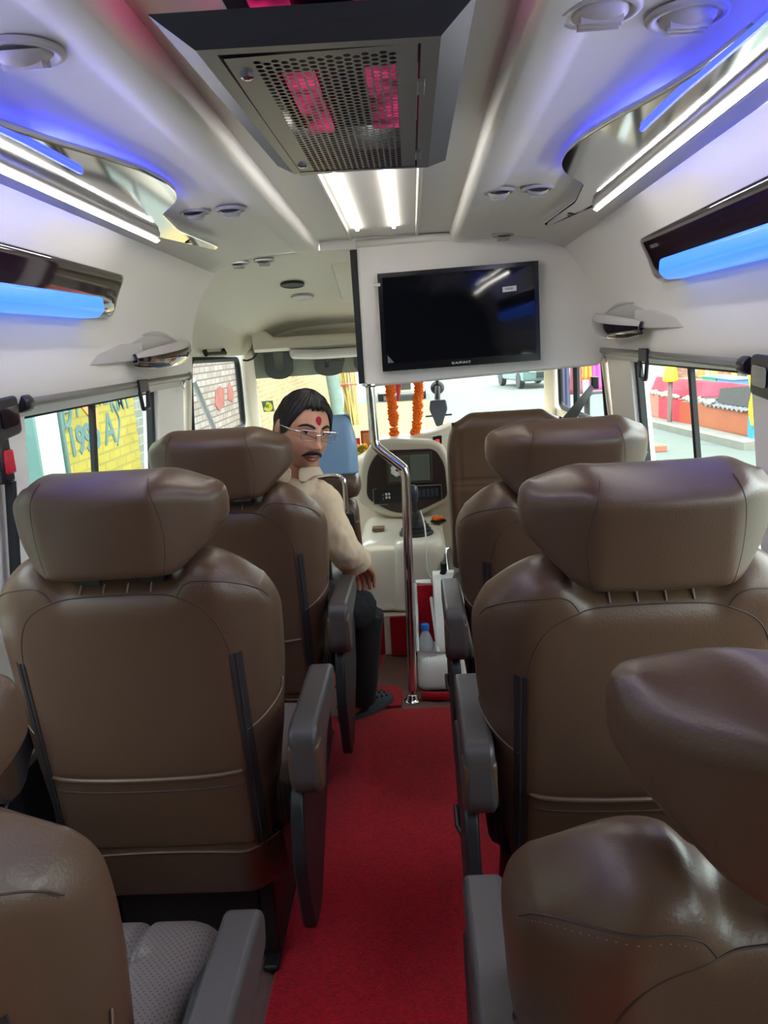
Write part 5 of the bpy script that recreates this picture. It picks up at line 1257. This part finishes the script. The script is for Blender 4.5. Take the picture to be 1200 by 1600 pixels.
def car(loc, lab, body_col, yaw=0.0):
    t = thing('car', loc, lab, 'car'); M = Matrix.Translation(loc) @ Matrix.Rotation(yaw, 4, 'Z')
    Mb = mat('car paint', body_col, .25, coat=.5); Mg = mat('dark car glass', srgb(40,62,62), .1)
    b = MB().prism(round_poly([(-2.0,.28),(2.0,.28),(2.05,.75),(1.15,.92),(-1.75,.95),(-2.05,.75)], .12, 4), 'x', -.84, .84); b.v = [(x, y, z) for x, y, z in b.v]
    b.xf(M); b.build('body', Mb, t, bevel=.06, seg=3)
    b = MB().prism(round_poly([(-1.6,.9),(1.1,.9),(.45,1.42),(-1.1,1.44)], .12, 4), 'x', -.74, .74); b.xf(M); b.build('cabin', Mg, t, bevel=.06, seg=3)
    b = MB().prism(round_poly([(-1.05,1.42),(.42,1.40),(.40,1.47),(-1.0,1.49)], .03, 3), 'x', -.68, .68); b.xf(M); b.build('roof', Mb, t, bevel=.03)
    for sx in (-1,1):
        for yy in (-1.3, 1.3):
            b = MB().lathe([(.02,-.1),(.30,-.1),(.32,0),(.30,.1),(.02,.1)], 20, (sx*.76, yy, .31), (1,0,0)); b.xf(M); b.build('wheel', M_rubber, t)
    b = MB().box(-.62,-.38,-2.07,-2.0,.62,.74).box(.38,.62,-2.07,-2.0,.62,.74); b.xf(M); b.build('headlamps', M_white, t, bevel=.01)
    b = MB().box(-.34,.34,-2.08,-2.0,.40,.62); b.xf(M); b.build('grille', M_blackpl, t, bevel=.01)
    return t
car((4.75,31.5,GZ), 'dark teal car far up the road under the television corner', srgb(96,128,124), .15)
car((-.35,29.2,GZ), 'white car with grey bumper far ahead behind the garland', srgb(236,238,236), 0)
# right side: barrier of sheets, kerb and market clutter
bar = [(5.58,12.75),(5.39,14.70),(5.28,15.40),(5.20,16.45),(5.06,17.9)]
for i, (c, zt, nm, lab) in enumerate([(srgb(172,98,66), -.06, 'sheet_panel', 'orange brown metal sheet barrier outside the right window'), (srgb(180,80,54), -.06, 'sheet_panel', 'narrow dark orange sheet panel next to the orange brown barrier'), (srgb(200,54,74), -.03, 'sheet_panel', 'bright pink red sheet panel beside the yellow topped post'), (srgb(196,122,108), .02, 'sheet_panel', 'faded salmon sheet panel farthest along the barrier')]):
    (xa, ya), (xb, yb_) = bar[i], bar[i+1]
    b = MB().add([(xa,ya,GZ+.13),(xb,yb_,GZ+.13),(xb,yb_,zt),(xa,ya,zt),(xa+.06,ya,GZ+.13),(xb+.06,yb_,GZ+.13),(xb+.06,yb_,zt),(xa+.06,ya,zt)], [(0,1,2,3),(7,6,5,4),(0,4,5,1),(1,5,6,2),(2,6,7,3),(3,7,4,0)])
    tag(b.build(nm, mat('sheet paint %d' % i, c, .6, var=.15, vscale=3), sm=False), lab, 'barrier', 'roadside sheet barrier')
b = MB().add([(5.25,12.3,GZ),(4.70,18.2,GZ),(4.70,18.2,GZ+.10),(5.25,12.3,GZ+.12),(5.56,12.3,GZ),(5.10,18.2,GZ),(5.10,18.2,GZ+.12),(5.56,12.3,GZ+.14)], [(0,1,2,3),(7,6,5,4),(0,4,5,1),(1,5,6,2),(2,6,7,3),(3,7,4,0)])
tag(b.build('kerb', mat('rough concrete', srgb(132,132,122), .95, bump=.8, scale=12, var=.2, vscale=3), sm=False), 'rough broken concrete kerb below the orange sheet barrier', 'kerb')
tag(MB().box(3.6,9,6,10.8,GZ,GZ+.02).build('dirt_patch', mat('muddy ground', srgb(132,128,114), .95, bump=.8, scale=10, var=.25, vscale=2), sm=False), 'muddy dirt patch on the ground below the right window', 'ground')
cs_ = MB()
def corr(u, v):
    y = 12.9 + u*1.55; return (5.50 - u*.12 + v*.55, y, -.06 + v*.16 + .020*math.sin(u*60))
cs_.grid(corr, 120, 2); tag(cs_.build('corrugated_sheet', mat('weathered zinc', srgb(122,122,124), .5, metal=.3, var=.3, vscale=8), solid=.01, angle=180), 'grey corrugated sheet lying on top of the orange barrier', 'sheet')
rb_ = MB()
random.seed(9)
for k in range(60):
    u = random.random(); y = 14.2 + u*3.6; x = 5.40 - (y-14.6)*.105
    tag(MB().ball((x + random.uniform(-.03,.10), y, -.03 + .05*u + random.uniform(0,.05)), (.06,.07,.045), 6, 5), None) if False else rb_.ball((x + random.uniform(-.03,.10), y, -.03 + .05*u + random.uniform(0,.05)), (random.uniform(.03,.07),.06,.04), 7, 5)
o = rb_.build('rubble', mat('pale rubble', srgb(178,174,158), .95, var=.3, vscale=4), angle=30); tag(o, 'row of pale rubble stones along the top of the barrier', 'rubble', kind='stuff')
def drape(y0, y1, x, ztop, zbot, col, name, lab, cat, amp=.05):
    b = MB()
    def f(u, v):
        y = y0 + u*(y1-y0); return (x - .105*(y-14) - amp*math.sin(u*19)*v + .12*(1-v), y, ztop - v*(ztop-zbot*(1)) + .06*math.sin(u*PI*2)*v)
    b.grid(f, 60, 10); return tag(b.build(name, col, solid=.01, angle=180), lab, cat)
M_pinkc = mat('pink cloth', srgb(188, 64, 84), .85, var=.12, vscale=4)
drape(13.0,17.2,5.60,.34,.02,M_pinkc,'cloth_drape','crumpled pink cloth hung over the market table outside','cloth')
tag(MB().box(5.7,7.2,12.9,17.5,.20,.26).build('market_table', mat('table wood', srgb(150,110,90), .8, var=.2, vscale=5), sm=False), 'low market table behind the pink cloth', 'table')
M_tq = mat('turquoise tray', srgb(70,176,158), .5); M_bl = mat('blue tray', srgb(96,150,206), .5)
for y0, y1, m, z0, lab in ((14.75,15.45,M_tq,.41,'turquoise tray on the market table'),(13.95,14.7,M_bl,.41,'light blue tray on the market table beside the turquoise one')):
    b = MB().box(5.72,6.12,y0,y1,z0-.14,z0-.02).box(5.70,6.14,y0-.02,y1+.02,z0-.03,z0+.0); tag(b.build('tray', m, bevel=.01), lab, 'tray')
random.seed(21)
cols = [srgb(196,120,90), srgb(226,150,70), srgb(140,110,90), srgb(170,160,140), srgb(90,150,110), srgb(210,90,80), srgb(120,96,90), srgb(236,190,110)]
pm_ = [mat('market goods %d' % i, c, .8, var=.25, vscale=6) for i, c in enumerate(cols)]
names = ['orange brown', 'amber', 'brown', 'stone grey', 'green', 'brick red', 'dark brown', 'straw yellow']
for k in range(26):
    y = 13.0 + (k % 13)*.34 + random.uniform(-.08,.08); row = k // 13; c = random.randrange(8); h = random.uniform(.14,.34)
    b = MB().box(6.2+row*.5, 6.5+row*.5, y, y+random.uniform(.2,.3), .26, .30+h+row*.12)
    tag(b.build('market_box', pm_[c], bevel=.02), '%s box among the goods heaped on the market table' % names[c], 'box', 'boxes of %s market goods' % names[c])
for k in range(4):
    b = MB().tube([(6.0,13.3+.1*k,.29),(6.1,13.15+.1*k,.66)], .03, 8); tag(b.build('rolled_sheet', M_rail), 'grey rolled sheet leaning on the right end of the market table', 'roll', 'leaning rolls')
tag(MB().box(8.4,8.6,9,26,GZ,3.2).build('market_backdrop', brick_mat('reddish stall wall', srgb(156,92,70), srgb(172,126,92), srgb(126,100,84)), sm=False), 'reddish brick wall behind the market stall', 'wall')
t = thing('signal_post', (5.18,15.6,GZ), 'grey post with a yellow cover in front of the barrier', 'post')
MB().tube([(5.16,15.6,GZ+.115),(5.16,15.6,.34)], .045, 10).build('post', mat('grey post', srgb(126,110,104), .7), t)
MB().lathe([(.13,0),(.15,.03),(.10,.34),(.05,.40),(.0005,.41)], 14, (5.16,15.6,.32)).build('yellow_cover', mat('yellow plastic', srgb(226,206,40), .5), t)
nb = MB().add([(5.62,12.9,.0),(5.50,14.05,.0),(5.52,14.0,.26),(5.64,12.9,.36)], [(0,1,2,3)])
tag(nb.build('dark_net', mat('dark net', srgb(86,84,84), .9, var=.2, vscale=20), solid=.02, sm=False), 'dark net sheet hanging in front of the pink cloth', 'net')
yd = MB()
yd.grid(lambda u, v: (5.50 + .04*math.sin(v*9+u*4), 12.50 + u*.22 + .07*math.sin(v*5), .75 - v*1.0), 8, 24)
tag(yd.build('yellow_cloth', mat('yellow cloth', srgb(240,226,40), .8), solid=.01, angle=180), 'bright yellow cloth strip hanging at the right edge of the window', 'cloth')
tag(MB().box(5.50,5.60,12.60,12.78,GZ,-.12).build('blue_post', mat('bright blue paint', srgb(50,150,220), .5), bevel=.01), 'short bright blue post at the end of the orange barrier', 'post')
tag(MB().box(3.95,4.15,12.6,12.9,GZ,GZ+.10).build('loose_brick', mat('loose brick red', srgb(176,104,84), .9), bevel=.01), 'single reddish brick lying on the road outside the right window', 'brick')
# seen through the right cab window
t = thing('wing_mirror', (1.12,4.0,1.0), 'black framed wing mirror outside the right cab window', 'mirror')
Mx = Matrix.Translation((1.02,3.95,.98)) @ Matrix.Rotation(math.radians(10), 4, 'Z')
b = MB().prism(round_poly([(-.075,-.16),(.075,-.16),(.075,.12),(-.075,.12)], .03, 4), 'y', 0, .05); b.xf(Mx); b.build('housing', M_rubber, t, bevel=.01)
b = MB().prism(round_poly([(-.062,-.147),(.062,-.147),(.062,.107),(-.062,.107)], .022, 4), 'y', -.004, .0); b.xf(Mx); b.build('mirror_glass', mat('mirror', (.75,.82,.80), .03, metal=1.0), t)
MB().tube([(1.06,3.97,.98),(.93,4.05,.90)], .014, 8).build('arm', M_rubber, t)
for x, y, z0, z1, w, c, lab in ((3.35,14.1,.35,.97,.12,srgb(230,90,170),'pink garment hanging far outside the right cab window'),(3.20,14.1,.55,.97,.10,srgb(240,150,70),'orange garment hanging far outside the right cab window'),(3.00,14.1,.30,.97,.12,srgb(150,90,100),'maroon garment hanging far outside the right cab window'),(2.80,14.1,-.1,.97,.10,srgb(80,80,110),'dark blue garment hanging far outside the right cab window')):
    b = MB(); b.grid(lambda u, v, x=x, y=y, z0=z0, z1=z1, w=w: (x + (u-.5)*w*2*(.7+.3*v), y + .03*math.sin(u*14), z1 - v*(z1-z0)), 14, 6)
    tag(b.build('hanging_garment', mat('garment', c, .85), solid=.02, angle=180), lab, 'garment')
tag(MB().tube([(2.6,14.1,.98),(3.7,14.1,.98)], .015, 6).tube([(2.6,14.1,GZ),(2.6,14.1,.98)], .03, 8).tube([(3.7,14.1,GZ),(3.7,14.1,.98)], .03, 8).build('clothes_rail', M_rail), 'thin rail carrying garments at the far right roadside', 'rail')
